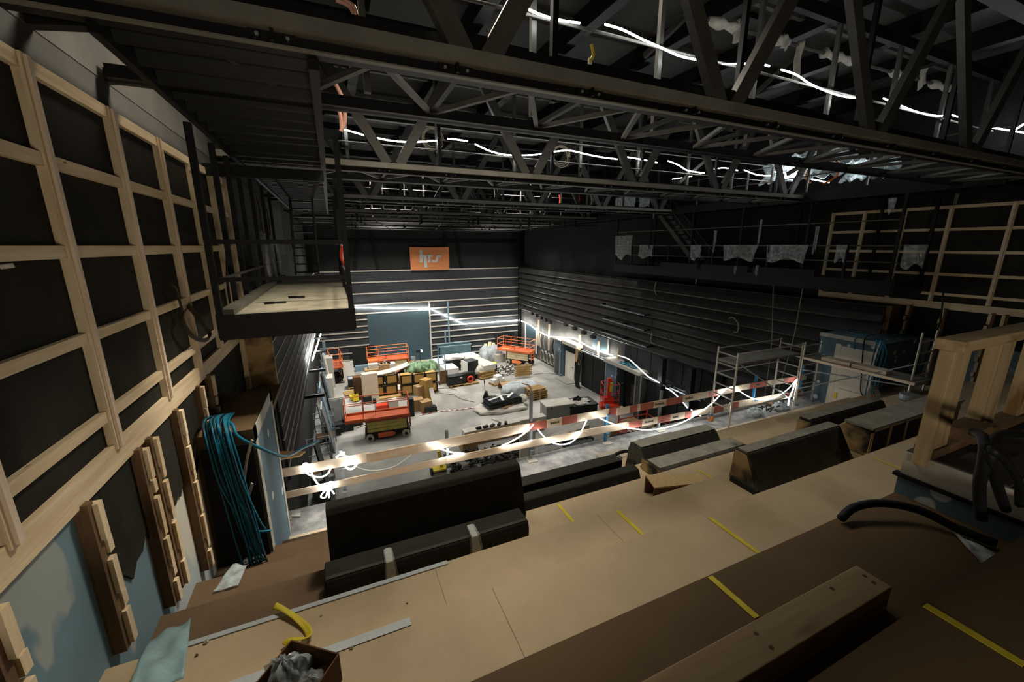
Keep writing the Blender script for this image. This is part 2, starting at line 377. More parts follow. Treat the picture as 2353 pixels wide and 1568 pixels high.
# drywall portal with a white door at the right end of the balcony
pr = struct('wall_right_portal', B(14.35, 16.5, 5.9, 7.6, -5.0, -2.75), 'drywall_spots', 'blue drywall portal at the right end of the balcony', 'wall')
obj('jamb', B(14.3, 14.36, 6.95, 7.1, -5, -3.0), 'door_white', pr)
obj('head_bead', B(14.3, 14.36, 5.9, 7.6, -2.85, -2.73), 'drywall_filler', pr)
d1 = struct('door_1', B(14.31, 14.35, 6.05, 6.95, -4.98, -3.05), 'door_white', 'white panelled door leaf in the blue portal beside the scaffold', 'door')
for z in (-4.4, -3.95): obj('panel_groove', B(14.305, 14.312, 6.1, 6.8, z, z + .02), 'grey_box', d1)
obj('lock_case', B(14.29, 14.31, 6.82, 6.9, -4.75, -4.55), 'yellow', d1)
obj('kick_rail', B(14.29, 14.31, 6.05, 6.9, -4.97, -4.9), 'black_steel', d1)
# ---- things built into the lower right wall
def portal(x0, x1, y0, y1, z1, lab, m='drywall_spots', top=True, nm='wall_bay'):
    p = struct(nm, B(x0, x1, y0, y1, -10, z1), m, lab, 'wall')
    if top: obj('top_board', B(x0 - .1, x1, y0 - .1, y1 + .1, z1, z1 + .06), 'white_dusty', p)
    for yy in (y0, y1 - .1): obj('edge_profile', B(x0 - .015, x0, yy, yy + .1, -10, z1), 'galv', p)
    return p
p = portal(15.55, 16.2, 25.95, 26.9, -7.15, 'blue drywall pier beside the open white door on the hall floor')
obj('grey_inset', B(15.53, 15.56, 26.2, 26.7, -9.9, -8.1), 'grey_wall', p)
obj('lintel', B(15.6, 16.2, 23.9, 25.95, -7.3, -7.05), 'white_dusty', p)
d2 = struct('door_2', B(15.9, 15.95, 24.5, 25.8, -10, -7.9), 'door_white', 'white door leaf standing open beside a blue pier on the hall floor', 'door')
obj('threshold', B(15.0, 15.9, 24.0, 25.8, -10, -9.95), 'grey_box', d2)
obj('handle', B(15.86, 15.9, 24.65, 24.75, -9.0, -8.95), 'black_steel', d2)
p = portal(15.45, 16.2, 19.0, 20.15, -7.15, 'blue drywall pier behind the red mast lift', nm='wall_bay')
obj('lintel', B(15.3, 16.2, 16.9, 20.2, -7.2, -6.98), 'white_dusty', p)
p = portal(15.4, 16.2, 16.75, 17.3, -7.15, 'grey plastered pier to the right of the red mast lift', 'grey_wall', False)
d3 = struct('door_3', B(16.0, 16.1, 17.4, 18.9, -10, -7.3), 'black_wall', 'dark doorway between the blue and the grey pier', 'door')
obj('inner_frame', B(15.95, 16.0, 17.5, 18.2, -9.4, -8.2), 'grey_wall', d3)
for k, (y0, y1) in enumerate(((20.4, 21.8), (21.85, 23.2))):
    c = struct('wall_panel', B(15.7, 15.8, y0, y1, -9.85, -7.35), 'black_wall', ('black wall panel next to the blue pier behind the red lift', 'black wall panel next to the hank of black cables')[k], 'panel')
for k, (y0, y1) in enumerate(((15.6, 16.6), (14.4, 15.5), (13.2, 14.3))):
    struct('wall_panel', B(15.7, 15.8, y0, y1, -9.85, -7.3), 'black_wall', ('black wall panel against the grey plastered pier', 'middle of three black wall panels past the grey pier', 'black wall panel nearest the red trolley frame')[k], 'panel')
w1 = struct('window_1', B(16.1, 16.2, 20.9, 22.6, -7.0, -5.95), 'panel_teal', 'teal glazed panel in a pale frame under the slats', 'window')
obj('window_frame', B(16.08, 16.14, 20.8, 20.92, -7.0, -5.9), 'white_dusty', w1)
w2 = struct('window_2', B(16.1, 16.2, 31.2, 33.3, -9.5, -7.2), 'panel_teal', 'teal panel in a white frame behind the far right lift', 'window')
obj('window_frame', B(16.06, 16.12, 31.0, 31.2, -9.5, -7.1), 'white_sheet', w2)
obj('window_frame', B(16.06, 16.12, 33.3, 33.45, -9.5, -7.1), 'white_sheet', w2)
for k in range(6):
    y = 19.0 - k * 1.15
    struct('wall_panel', B(15.95, 16.2, y - 1.1, y, -7.1 + .02 * k, -5.75), 'black_wall', 'black board in the row hanging below the lowest slat', 'panel')['group'] = 'black boards below the slats'
# ---- balcony tiers, highest first
TIERS = [(-4.0, .70, -1.8), (.70, 1.56, -2.2), (1.56, 2.43, -2.6), (2.43, 3.28, -3.0), (3.28, 4.14, -3.4), (4.14, 5.0, -3.8), (5.0, 5.87, -4.2), (5.87, 6.5, -4.6)]
tl = ['topmost tan boarded tier of the balcony in front of the camera', 'tan boarded tier the long timber beam lies on', 'tan boarded tier crossed by the long yellow tape', 'tan boarded tier with the white tape along its joint',
      'boarded tier carrying the big black seat block', 'boarded tier below the chipboard box', 'boarded tier carrying the seat block nearest the scaffold tower', 'lowest boarded tier before the concrete ledge']
for (y0, y1, z), l in zip(TIERS, tl):
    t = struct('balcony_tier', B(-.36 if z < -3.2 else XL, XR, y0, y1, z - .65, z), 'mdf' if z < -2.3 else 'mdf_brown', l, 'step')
    if z < -3.2: obj('aisle_board', B(XL, -.36, y0, y1, z - .6, z + .004), 'aisle_brown', t)
    else:
        for xx in ((.62, 2.5, 9.2) if z == -3.0 else ((.9, 7.2) if z == -2.6 else ())): obj('board_joint', B(xx, xx + .006, y0, y1, z, z + .0015), 'joint', t)
bl = struct('balcony_ledge', B(XL, XR, 7.1, 7.95, -5.7, -5.0), 'ledge_concrete', 'stained grey concrete ledge at the balcony front', 'ledge')
obj('ply_strip', B(XL, XR, 6.45, 7.12, -5.5, -4.985), 'ply_pale', bl)
obj('front_fascia', B(XL, XR, 7.95, 8.05, -6.4, -5.05), 'black_wall', bl)
wu = struct('wall_under_balcony', B(XL, XR, 7.3, 7.5, -10, -5.7), 'dark_wall', 'dark wall under the balcony', 'wall')
struct('wall_rear', B(-2.2, 17, -5.2, -5.0, -3, 4.7), 'dark_wall', 'dark wall behind the topmost tier', 'wall')
# ================================================================ ROOF STEEL
ZC = 1.5
def make_truss(y, label, full=True):
    t = thing('roof_truss', label, 'truss', (7.3, y, ZC), 'black steel roof trusses spanning the hall')
    x0, x1 = -1.75, 15.6
    m = MB(); m.box(x0, x1, y - .12, y + .14, 1.54, 1.645)
    obj('bottom_chord', m, 'lit_chord_steel', t)  # steel paler than the web, painting in light on the flange
    obj('lower_channel', B(x0, x1, y + .0, y + .16, 1.46, 1.54), 'black_steel', t); obj('lower_lip', B(x0, x1, y - .03, y + .03, 1.45, 1.462), 'lit_chord_steel', t)
    obj('cable_tray', B(x0 + 2.2, x1, y + .16, y + .34, 1.645, 1.72), 'black_steel', t)
    for k in range(11):
        x = 1.15 + k * 1.4 - 1.4; s = MB(); s.box(x - .16, x + .16, y - .02, y + .002, 1.47, 1.54); s.box(x - .012, x + .012, y - .08, y + .0, 1.465, 1.54)
        p = obj('splice_plate', s, 'black_steel', t)
        for dx in (-.1, .1): bm = MB(); bm.cyl((x + dx, y - .04, 1.505), (x + dx, y - .018, 1.505), .014, 8); obj('bolt', bm, 'galv', p)
    yb = y + 1.45
    m = MB(); m.box(x0, x1, yb, yb + .1, 1.5, 1.63); m.box(x0, x1, yb - .06, yb + .16, 1.5, 1.515)
    obj('rear_chord', m, 'black_steel', t)
    # lacing between the two chords
    x = -.9; k = 0
    while x < 15.2:
        a, b = (y + .2, yb) if k % 2 == 0 else (yb, y + .2)
        obj('lacing_bar', MB().bar((x, a, 1.56), (x + .72, b, 1.56), .055, .05), 'truss_steel', t)
        if k % 2: obj('cross_bearer', MB().bar((x, y + .2, 1.58), (x, yb, 1.58), .06, .05), 'black_steel', t)
        x += .72; k += 1
    # web members and top chord
    zt = 3.95
    for k in range(6):
        xa = 1.35 + 3.17 * k - (.0 if k < 3 else .05)
        for s in (-1, 1):
            xb = xa + s * 1.5
            if xb > 15.6: continue
            p = Vector((xa + s * .12, y + .02, 1.645)); q = Vector((xb, y + .02, zt)); d = (q - p)
            mm = MB(); mm.bar(p, q, .11, .23, (0, 0, 1)) if False else mm.bar(p, q, .19, .1, (0, 1, 0))
            obj('web_member', mm, 'truss_steel', t)
        obj('gusset', B(xa - .28, xa + .28, y + .0, y + .04, 1.645, 1.82), 'black_steel', t)
    obj('top_chord', B(x0, x1, y - .12, y + .14, zt, zt + .26), 'black_steel', t)
    obj('rear_top_chord', B(x0, x1, yb, yb + .12, zt, zt + .2), 'black_steel', t)
    for k in range(8):
        x = .55 + k * 2.1; obj('hanger_post', B(x - .035, x + .035, yb + .01, yb + .08, 1.7, zt), 'truss_steel', t)
    if full:
        for k in range(5): obj('thin_hanger', B(2.45 + k * 2.95, 2.52 + k * 2.95, y + .6, y + .67, 1.6, zt), 'black_steel', t)
    for z, r in ((2.82, .022), (2.3, .018)): obj('walkway_rail', MB().tube([(x0 + 1.9, yb - .05, z), (x1, yb - .05, z)], r, 6), 'truss_steel', t)
    obj('walkway_grating', B(x0 + 1.8, x1, y + .5, yb - .15, 1.6, 1.62), 'black_steel', t) if False else None
    return t
TY = [3.85, 9.15, 15.0, 20.9, 26.8, 32.2]
tn = ['black roof truss nearest the balcony, crossing the whole top of the picture', 'black roof truss with the wavy light rope behind its diagonals, second from the balcony', 'third black roof truss from the balcony, beyond the second light rope',
      'fourth black roof truss from the balcony', 'fifth black roof truss from the balcony', 'farthest black roof truss, next to the end wall']
T0 = make_truss(TY[0], tn[0])
for y, l in zip(TY[1:], tn[1:]): dup(T0, (7.3, y, ZC), 0, l)
single('cable_duct', B(-1.7, 15.5, TY[0] + .15, TY[0] + .34, 1.73, 1.84), 'black_steel', 'black cable duct lying along the lower chord of the nearest truss', 'duct')
# purlins and sheeting ribs under the roof
for k in range(9):
    x = -1.2 + k * 2.15
    single('roof_purlin', B(x - .12, x + .12, -2, 34.8, 4.3, 4.69), 'black_steel', 'black roof purlin running the length of the hall under the roof deck', 'beam', 'roof purlins')
for k in range(16):
    y = 2.2 + k * 2.1
    single('roof_rib', B(-1.7, 16.3, y - .05, y + .05, 4.56, 4.69), 'truss_steel', 'narrow rib across the underside of the roof deck', 'beam', 'roof deck ribs')
# lighting pipes near the far wall
for k in range(8):
    y = 20.9 + k * 1.75; z = 1.16 + .03 * (k % 3)
    t = thing('lighting_pipe', 'thin black lighting pipe hung across the hall below the far trusses', 'pipe', (7, y, z), 'lighting pipes below the far trusses')
    obj('pipe', MB().tube([(.2, y, z), (14.8, y, z)], .03, 6), 'black_steel', t)
    for j in range(5): obj('hanger_rod', MB().tube([(1.25 + 3 * j + .3 * (k % 3), y, z), (1.25 + 3 * j + .3 * (k % 3), y, 4.5)], .012, 5), 'black_steel', t) if j % 2 == 0 else None; obj('clamp', MB().box(1.2 + 3 * j + .3 * (k % 3), 1.3 + 3 * j + .3 * (k % 3), y - .05, y + .05, z - .07, z + .3), 'black_steel', t)
for j in range(4):
    x = 2.2 + 3.4 * j
    single('lighting_rail', MB().bar((x, 22, 1.25), (x + 2.4, 34, 1.22), .06, .05), 'truss_steel', 'slanting rail tying the lighting pipes together below the far trusses', 'rail', 'rails across the lighting pipes')
# wrapped pipe above the near truss, with cloth rags
t = thing('wrapped_pipe', 'pipe wrapped in dusty cloth running above the nearest truss', 'pipe', (9, 6.3, 3.8))
pa, pb = ey(1570, 30, 6.3), ey(2205, 210, 6.3)
obj('pipe', MB().tube([pa, pb], .035, 8), 'truss_steel', t)
for k, (a, b) in enumerate(((.06, .15), (.2, .28), (.4, .5), (.66, .72), (.85, .98))):
    pts = [Vector(pa).lerp(Vector(pb), a + (b - a) * i / 6) for i in range(7)]
    obj('cloth_wrap', MB().tube(pts, [.06 + .025 * ((i * 7 + k) % 3) for i in range(7)], 8), 'ceiling_wrap', t, smooth=True)
def rag(name, top, w, h, matn, label, cat, seed, group=None, depth=.05, axis='x', taper=.35):
    r = random.Random(seed); ph = [r.uniform(0, 6) for _ in range(4)]
    def fn(u, v):
        ww = w * (1 - taper * v * abs(math.sin(ph[0]))) * (1 + .3 * taper * math.sin(3 * v + ph[1])); a = (u - .5) * ww
        b = depth * (math.sin(9 * u + ph[2]) + .5 * math.sin(17 * u + 5 * v + ph[3]))
        z = top[2] - v * h * (1 + .15 * math.sin(7 * u + ph[1]))
        return (top[0] + a, top[1] + b, z) if axis == 'x' else (top[0] + b, top[1] + a, z)
    return single(name, MB().grid(fn, 12, 8), matn, label, cat, group, smooth=True, solid=.004)
for k, (px, py, w, h) in enumerate(((1842, 95, .18, .62), (2125, 150, .16, .5), (2225, 150, .14, .4), (1697, 45, .1, .35), (1805, 80, .2, .25))):
    rag('cloth_rag', ey(px, py, 6.25), w, h, 'ceiling_wrap', ('longest pale rag hanging in front of the wrapped ceiling pipe', 'pale rag hanging beside the third diagonal of the nearest truss', 'pale rag at the far right end of the wrapped ceiling pipe',
        'thin pale rag near the upper end of the wrapped ceiling pipe', 'short wide rag gathered on the wrapped ceiling pipe')[k], 'rag', 300 + k)
for k, (px, py) in enumerate(((1720, 40), (1930, 90), (2200, 110))):
    c = ey(px, py, 7.0); t = thing('hoist_block', ('black hoist block above the wrapped pipe, nearest the left gallery', 'black hoist block above the middle of the wrapped pipe', 'black hoist block above the right end of the wrapped pipe')[k], 'hoist', c)
    obj('body', MB().box(c[0] - .2, c[0] + .2, c[1] - .2, c[1] + .2, c[2] - .12, c[2] + .18), 'black_steel', t); obj('hanger', MB().box(c[0] - .05, c[0] + .05, c[1] - .05, c[1] + .05, c[2] - 1.5, 4.3), 'black_steel', t)
for k, (p, q) in enumerate((((1480, 130), (1600, 15)), ((1560, 420), (1700, 300)), ((1810, 400), (2060, 250)), ((1720, 230), (1900, 60)), ((2020, 270), (2200, 180)))):
    a, b = ey(*p, 8.0 if k != 1 else 11), ey(*q, 7.0 if k != 1 else 11)
    single('sway_brace', MB().bar(a, b, .1, .1), 'truss_steel', ('sway brace under the roof beside the first light rope', 'sway brace seen behind the second light rope', 'sway brace seen past the third diagonal of the nearest truss', 'sway brace crossing behind the wrapped pipe', 'sway brace at the far right under the roof')[k], 'brace')
t = thing('yellow_hook_sling', 'small yellow and white sling hanging on a hanger behind the nearest truss', 'sling', ey(1358, 128, 4.3)); c = ey(1358, 125, 4.3)
obj('strap', MB().tube(smooth_path([(c[0], c[1], c[2] + .1), (c[0] + .03, c[1], c[2]), (c[0] - .02, c[1], c[2] - .08)]), .018, 6), 'yellow', t); obj('tag', MB().box(c[0] - .03, c[0] + .01, c[1] - .01, c[1] + .01, c[2] - .13, c[2] - .04), 'white_sheet', t)
for k, (px, py, y, r) in enumerate(((995, 320, 10.9, .28), (1290, 360, 10.9, .3), (840, 425, 15.5, .3), (855, 430, 16.5, .35))):
    c = ey(px, py, y); pts = []
    for j in range(3):
        for i in range(14): a = 2 * math.pi * i / 14; rr = r * (1 - .12 * j); pts.append((c[0] + rr * math.cos(a), y + .03 * j, c[2] + rr * math.sin(a) + .02 * j))
    single('hanging_coil', MB().tube(pts, .014, 6), 'cable_brown', ('cable coil hung above the second truss behind the light rope', 'cable coil hung beside the third diagonal pair of the second truss', 'left of two cable coils hung on the third truss', 'right of two cable coils hung on the third truss')[k], 'cable')
# ================================================================ LEFT GALLERY
t = thing('upper_gallery', 'dark ribbed gallery platform overhead along the left wall', 'platform', (-.7, 10, 1.45))
gx0, gx1 = -1.3, .0
obj('deck_plate', B(gx0, gx1, 4.0, 20.6, 1.60, 1.64), 'black_steel', t)
obj('edge_beam', B(-.03, .05, 3.98, 20.6, 1.38, 1.66), 'black_steel', t); obj('wall_beam', B(gx0 - .06, gx0, 3.98, 20.6, 1.4, 1.64), 'black_steel', t)
y = 4.15; k = 0
while y < 20.5:
    obj('rib', MB().prism([(y, 1.60), (y + .05, 1.46), (y + .14, 1.46), (y + .19, 1.60)], 'x', gx0, -.03), 'black_steel', t); y += .42 if y < 8.4 else .24
for yy in (4.3, 5.4): obj('wall_bracket', MB().prism([(-1.8, 1.5), (-1.8, 1.62), (-1.36, 1.62), (-1.36, 1.56)], 'y', yy, yy + .1), 'black_steel', t)
single('cross_beam', B(-1.78, 0.0, 8.35, 8.47, 1.12, 1.3), 'black_steel', 'black cross beam under the left gallery above the catwalk', 'beam')
for k, pts in enumerate(([(790, 0), (812, 14), (818, 32)], [(772, 0), (800, 12), (812, 30)], [(772, 195), (790, 235), (792, 280), (783, 302)], [(770, 235), (782, 265), (785, 295)])):
    single('pink_hose', MB().tube(smooth_path([ey(x, y, 3.7 if k < 2 else 8.4) for x, y in pts]), .016 if k < 2 else .035, 8), 'pipe_pink', ('pinkish hose end above the nearest truss, right of a pair', 'pinkish hose end above the nearest truss, left of a pair', 'pinkish hose hanging beside the gallery edge, longer of two', 'pinkish hose hanging beside the gallery edge, shorter of two')[k], 'hose')
# hanging catwalk
Yc = 6.3
t = thing('hanging_catwalk', 'black steel catwalk hung below the left gallery, its deck pale and scuffed', 'catwalk', (-.6, 9.5, -.9))
x0, x1 = -1.42, .19
dk = obj('deck', B(x0, x1, Yc, 13.4, -.95, -.90), 'deck', t); obj('kerb', B(x0, x0 + .16, Yc, 13.4, -.9, -.82), 'deck_dark', dk); obj('seam', B(x0 + .16, x1, 7.55, 7.57, -.9, -.897), 'black_steel', dk)
obj('front_fascia', B(x0 - .03, x1 + .03, Yc - .05, Yc, -1.22, -.89), 'black_steel', t); obj('side_fascia', B(x1, x1 + .05, Yc, 13.4, -1.2, -.88), 'black_steel', t); obj('side_fascia', B(x0 - .05, x0, Yc, 13.4, -1.2, -.88), 'black_steel', t)
for xx in (x0, x1): obj('post', B(xx - .035, xx + .035, Yc - .02, Yc + .06, -1.2, 1.42), 'black_steel', t)
for yy in (7.4, 8.3, 9.2, 10.4, 12, 13.3): obj('post', B(x0 - .04, x0 + .03, yy - .04, yy + .03, -1.2, 1.42), 'black_steel', t)
for yy in (9.8, 13.3): obj('post', B(x1 - .03, x1 + .04, yy - .035, yy + .035, -1.2, 1.4), 'black_steel', t)
for z, w in ((.05, .03), (-.43, .026)):
    obj('end_rail', B(x0, x1, Yc - w, Yc + w, z - w, z + w), 'black_steel', t)
    obj('side_rail', MB().tube([(x0 + .04, Yc, z), (x0 + .04, 13.4, z)], .022, 8), 'truss_steel', t); obj('side_rail', MB().tube([(x1 - .02, Yc, z), (x1 - .02, 13.4, z)], .022, 8), 'black_steel', t)
for k, (a, b) in enumerate((((607, 697), (655, 694)), ((663, 683), (698, 682)))):
    p, q = ez(*a, -.88), ez(*b, -.88); s = thing('lashing_bar', ('nearer of two black slotted bars lying on the catwalk deck', 'farther of two black slotted bars lying on the catwalk deck')[k], 'bar', p)
    mid = (Vector(p) + Vector(q)) / 2; obj('shaft', MB().bar(p, mid, .035, .03), 'black_steel', s)
    l = (Vector(q) - mid); n = Vector((-l.y, l.x, 0)).normalized() * .03
    obj('loop', MB().tube([mid + n, Vector(q) + n, Vector(q) + l * .1, Vector(q) - n, mid - n], .012, 6, closed=True), 'black_steel', s)
for k in range(2):
    c = ex((620, 645)[k], 556, -1.3); rag('plastic_drape', (-1.33, (11.0, 12.7)[k], .02), (1.3, .8)[k], (.78, .85)[k], 'plastic_film', ('crinkled plastic sheet over the catwalk wall rail, nearer of two', 'crinkled plastic sheet over the catwalk wall rail, next to the stair')[k], 'plastic sheet', 40 + k, None, .03, 'y')
# ship stair from catwalk to gallery
def ship_stair(label, p, q, w, n, side, tread_mat='black_steel', rails=True):
    """p bottom centre, q top centre; side = unit vector across the treads"""
    p, q, sd = Vector(p), Vector(q), Vector(side); t = thing('ship_stair', label, 'stair', p)
    for s in (-1, 1):
        o = sd * (s * w / 2); obj('stringer', MB().bar(p + o, q + o, .05, .2, (0, 0, 1)), 'truss_steel', t)
        if rails:
            u = Vector((0, 0, .85)); obj('handrail', MB().tube([p + o + u, q + o + u], .022, 8), 'truss_steel', t)
            for f in (.05, .5, .95): c = p.lerp(q, f) + o; obj('baluster', MB().tube([c, c + u], .016, 6), 'truss_steel', t)
    run = (q - p); run.z = 0; run = run.normalized() if run.length > .01 else Vector((0, 1, 0))
    for i in range(n):
        c = p.lerp(q, (i + .5) / n); mm = MB()
        mm.bar(c - sd * w * .5, c + sd * w * .5, .2, .035); obj('tread', mm, tread_mat, t)
    return t
ship_stair('black ship stair at the far end of the left catwalk', (-.72, 13.7, -.9), (-.72, 15.2, 1.5), .62, 10, (1, 0, 0), rails=True)
t = thing('barrier_tape_wad', 'red and white tape wad tied round the catwalk corner post', 'tape', ey(787, 575, 9.75)); c = ey(787, 590, 9.75)
obj('white_band', MB().tube(smooth_path([(c[0] - .02, 9.7, c[2] + .3), (c[0] + .04, 9.72, c[2] + .1), (c[0] - .01, 9.7, c[2] - .1), (c[0] + .05, 9.7, c[2] - .35)]), .03, 6), 'ceiling_wrap', t)
obj('red_band', MB().tube(smooth_path([(c[0] + .02, 9.68, c[2] + .22), (c[0] - .03, 9.68, c[2] + .0), (c[0] + .04, 9.68, c[2] - .2)]), .035, 6), 'red_cloth', t)
# a cable coil on the left wall grid
t = thing('wall_cable', 'dark cable hung on the left timber grid, coiled below', 'cable', ex(440, 740, -1.7)); X = -1.68
obj('drop', MB().tube(smooth_path([ex(x, y, X) for x, y in ((395, 655), (405, 665), (415, 700), (420, 720), (440, 690))][:4]), .014, 6), 'cable_dark', t)
for k in range(3):
    c = [(425, 715), (418, 740), (440, 775), (470, 785), (480, 770), (455, 735), (430, 705)]
    obj('loop', MB().tube(smooth_path([ex(x + 2 * k, y - 3 * k, X + .015 * k) for x, y in c]), .012, 6), 'cable_dark', t)
single('cable_drop', MB().tube(smooth_path([ex(x, y, -1.62) for x, y in ((500, 400), (512, 480), (520, 560), (523, 650), (530, 700))]), .02, 6), 'rubber', 'dark cable hanging beside the end of the left timber grid', 'cable')
t = thing('wall_fitting', 'small pale bracket fixed on the left felt wall at eye level', 'bracket', ex(20, 612, -1.75)); obj('plate', MB().tube([ex(0, 614, -1.77), ex(32, 610, -1.72)], .014, 8), 'ceiling_wrap', t)
for k in range(3):
    o = ex((590, 600, 612)[k], (470, 480, 490)[k], -1.74); pts = [(-1.74, o[1] + .35 * math.sin(a / 3), o[2] + .5 * math.cos(a / 3) - .2) for a in range(0, 15)]
    single('wall_cable_loop', MB().tube(pts, .018, 6), 'cable_brown', 'brown cable loop on the wall behind the left catwalk', 'cable', 'cable loops behind the left catwalk')
# ================================================================ RIGHT GALLERY
t = thing('upper_gallery', 'dark gallery platform overhead along the right wall', 'platform', (15.5, 20, 1.5))
obj('edge_beam', B(14.68, 14.78, 4.5, 34.8, 1.42, 1.74), 'black_steel', t); obj('deck_plate', B(14.7, 16.48, 4.5, 34.8, 1.6, 1.64), 'black_steel', t)
y = 4.7
while y < 26: obj('rib', B(14.78, 16.48, y, y + .07, 1.5, 1.6), 'black_steel', t); y += .5
for yy in (6.3, 7.3, 9, 11.2, 13.5): obj('guard_post', B(14.7, 14.76, yy, yy + .05, 1.7, 2.8), 'truss_steel', t)
for z in (2.75, 2.25): obj('guard_rail', MB().tube([(14.73, 4.6, z), (14.73, 18, z)], .02, 6), 'truss_steel', t)
t = thing('hanging_catwalk', 'black steel catwalk hung along the right wall, wrapped in scraps of plastic', 'catwalk', (15.5, 12, -1.1))
obj('deck', B(14.75, 16.3, 6.25, 18.9, -1.08, -1.03), 'black_steel', t); obj('side_fascia', B(14.68, 14.75, 6.2, 18.9, -1.42, -1.0), 'black_steel', t); obj('end_fascia', B(14.7, 16.35, 6.15, 6.25, -1.42, -1.0), 'black_steel', t)
ys = [6.3, 7.5, 8.75, 10.0, 11.2, 12.4, 13.6, 14.9, 16.2, 17.5, 18.8]
for k, yy in enumerate(ys):
    obj('post', B(14.69, 14.76, yy - .035, yy + .035, -1.4, 1.45 if k % 2 == 0 else .02), 'black_steel', t)
    obj('wall_post', B(16.2, 16.27, yy - .035, yy + .035, -1.05, 1.5), 'black_steel', t) if k % 2 else None
for z, r in ((.0, .025), (-.47, .022), (.72, .02)): obj('side_rail', MB().tube([(14.72, 6.2, z), (14.72, 18.9, z)], r, 6), 'truss_steel', t)
for z in (.0, -.5): obj('end_rail', MB().tube([(14.7, 6.2, z), (16.3, 6.2, z)], .022, 6), 'truss_steel', t)
obj('end_post', B(16.22, 16.3, 6.17, 6.25, -1.4, 1.5), 'black_steel', t)
for yy in (9.4, 11.8, 14.2): obj('toe_plate', B(14.66, 14.68, yy - 1.1, yy + 1.1, -1.0, -.78), 'black_steel', t)
ship_stair('black ship stair rising from the right catwalk to its upper gallery', (15.5, 13.4, -1.05), (15.5, 16.3, 1.6), .62, 11, (1, 0, 0))
pl = [(1435, 530, 'y', 1.1, 1.15, 'wide crinkled plastic sheet over the far end of the right catwalk rail'), (1485, 566, 'y', 1.0, .6, 'crinkled plastic sheet beside the foot of the right ship stair'), (1700, 566, 'y', 1.1, .55, 'shiny plastic sheet over the right catwalk rail, farther of a pair'),
      (1808, 566, 'y', 1.1, .55, 'shiny plastic sheet over the right catwalk rail, nearer of a pair'), (1600, 566, 'y', .5, .6, 'bunched plastic on the right catwalk rail past the stair'), (1935, 566, 'y', .3, .5, 'narrow plastic wrap on the right catwalk rail in front of the timber grid'), (2105, 566, 'y', .45, .6, 'plastic wrap bunched on the near corner of the right catwalk rail')]
for k, (px, py, ax, w, h, l) in enumerate(pl):
    p = ex(px, py, 14.68); rag('plastic_drape', (14.66, p[1], .03 if k else .55), w * (1.3 if k in (0, 2, 3) else 1.1), h, 'plastic_film', l, 'plastic sheet', 60 + k, None, .03, 'y', .12)
for k, (px, py, X, w, h) in enumerate(((1750, 505, 14.66, .12, .9), (1880, 520, 14.66, .12, .8), (1645, 530, 14.66, .12, .8), (1740, 610, 14.64, .12, .35), (1690, 612, 14.64, .12, .3), (2052, 455, 14.6, .2, .4), (1503, 480, 14.6, .14, .5), (2200, 445, 16.4, .1, .3), (1600, 640, 15.8, .1, .3))):
    p = ex(px, py, X); rag('plastic_scrap', p, w, h, 'plastic_film', ('thin plastic strip hanging from the right catwalk', 'thin plastic strip on a near post of the right catwalk', 'thin plastic strip on a post past the right ship stair', 'plastic scrap under the middle of the right catwalk rail', 'plastic scrap under the right catwalk rail near the stair',
        'plastic scrap hanging under the right gallery beam', 'plastic scrap hanging under the far part of the right gallery beam', 'plastic scrap high on the right wall above the timber grid', 'plastic scrap on the top edge of the black slats')[k], 'plastic sheet', 80 + k, None, .02, 'y')
# plastic covered ducts above the right gallery
for k, (px, py, sy, sz) in enumerate(((1870, 385, 2.2, .9), (1800, 400, 1.8, .7), (1990, 395, 1.4, .6))):
    c = ex(px, py, 15.2); rr = random.Random(90 + k)
    def fn(u, v, c=c, sy=sy, sz=sz, rr=rr): return (c[0] + .35 * math.sin(3 * v) + .05 * math.sin(23 * u), c[1] + (u - .5) * sy, c[2] + .1 + (v - .5) * sz + .06 * math.sin(31 * u + 7 * v))
    single('covered_duct', MB().grid(fn, 24, 10), 'plastic_dense', ('crumpled plastic cover over ducts above the right gallery, widest', 'crumpled plastic cover above the end of the second truss', 'crumpled plastic cover above the near part of the right gallery')[k], 'plastic sheet', smooth=True, solid=.01)
c = ex(1890, 395, 14.9)
single('orange_hose', MB().tube([(14.9 + .02 * math.sin(a), c[1] + .5 * math.cos(a / 2.2), c[2] + .38 * math.sin(a / 2.2)) for a in range(-2, 11)], .03, 8), 'caster_orange', 'orange hose loop on top of the right gallery', 'hose')
for k, (px, w, m_) in enumerate(((1285, .9, 'red_cloth'), (1360, .9, 'ceiling_wrap'), (1330, .5, 'red_cloth'))):
    c = ey(px, 462, 22.0); single('bundled_cable', MB().tube(smooth_path([(c[0], 22, c[2] + .35), (c[0] + .05, 22, c[2]), (c[0] - .06, 22, c[2] - .35)]), .04 if k != 1 else .1, 6), m_, ('red strap hanging among the far trusses, first from the left', 'pale cloth bundle hanging among the far trusses', 'short red strap hanging among the far trusses')[k], 'strap')
for k, (px, py, wd) in enumerate(((1440, 460, 1.6), (1485, 455, .8))):
    c = ex(px, py, 14.4); rag('plastic_drape', (14.3, c[1], c[2] + .2), wd, .7, 'plastic_dense', ('dense plastic sheet above the far end of the right gallery', 'plastic sheet between the right gallery and the third truss')[k], 'plastic sheet', 120 + k, None, .05, 'y')
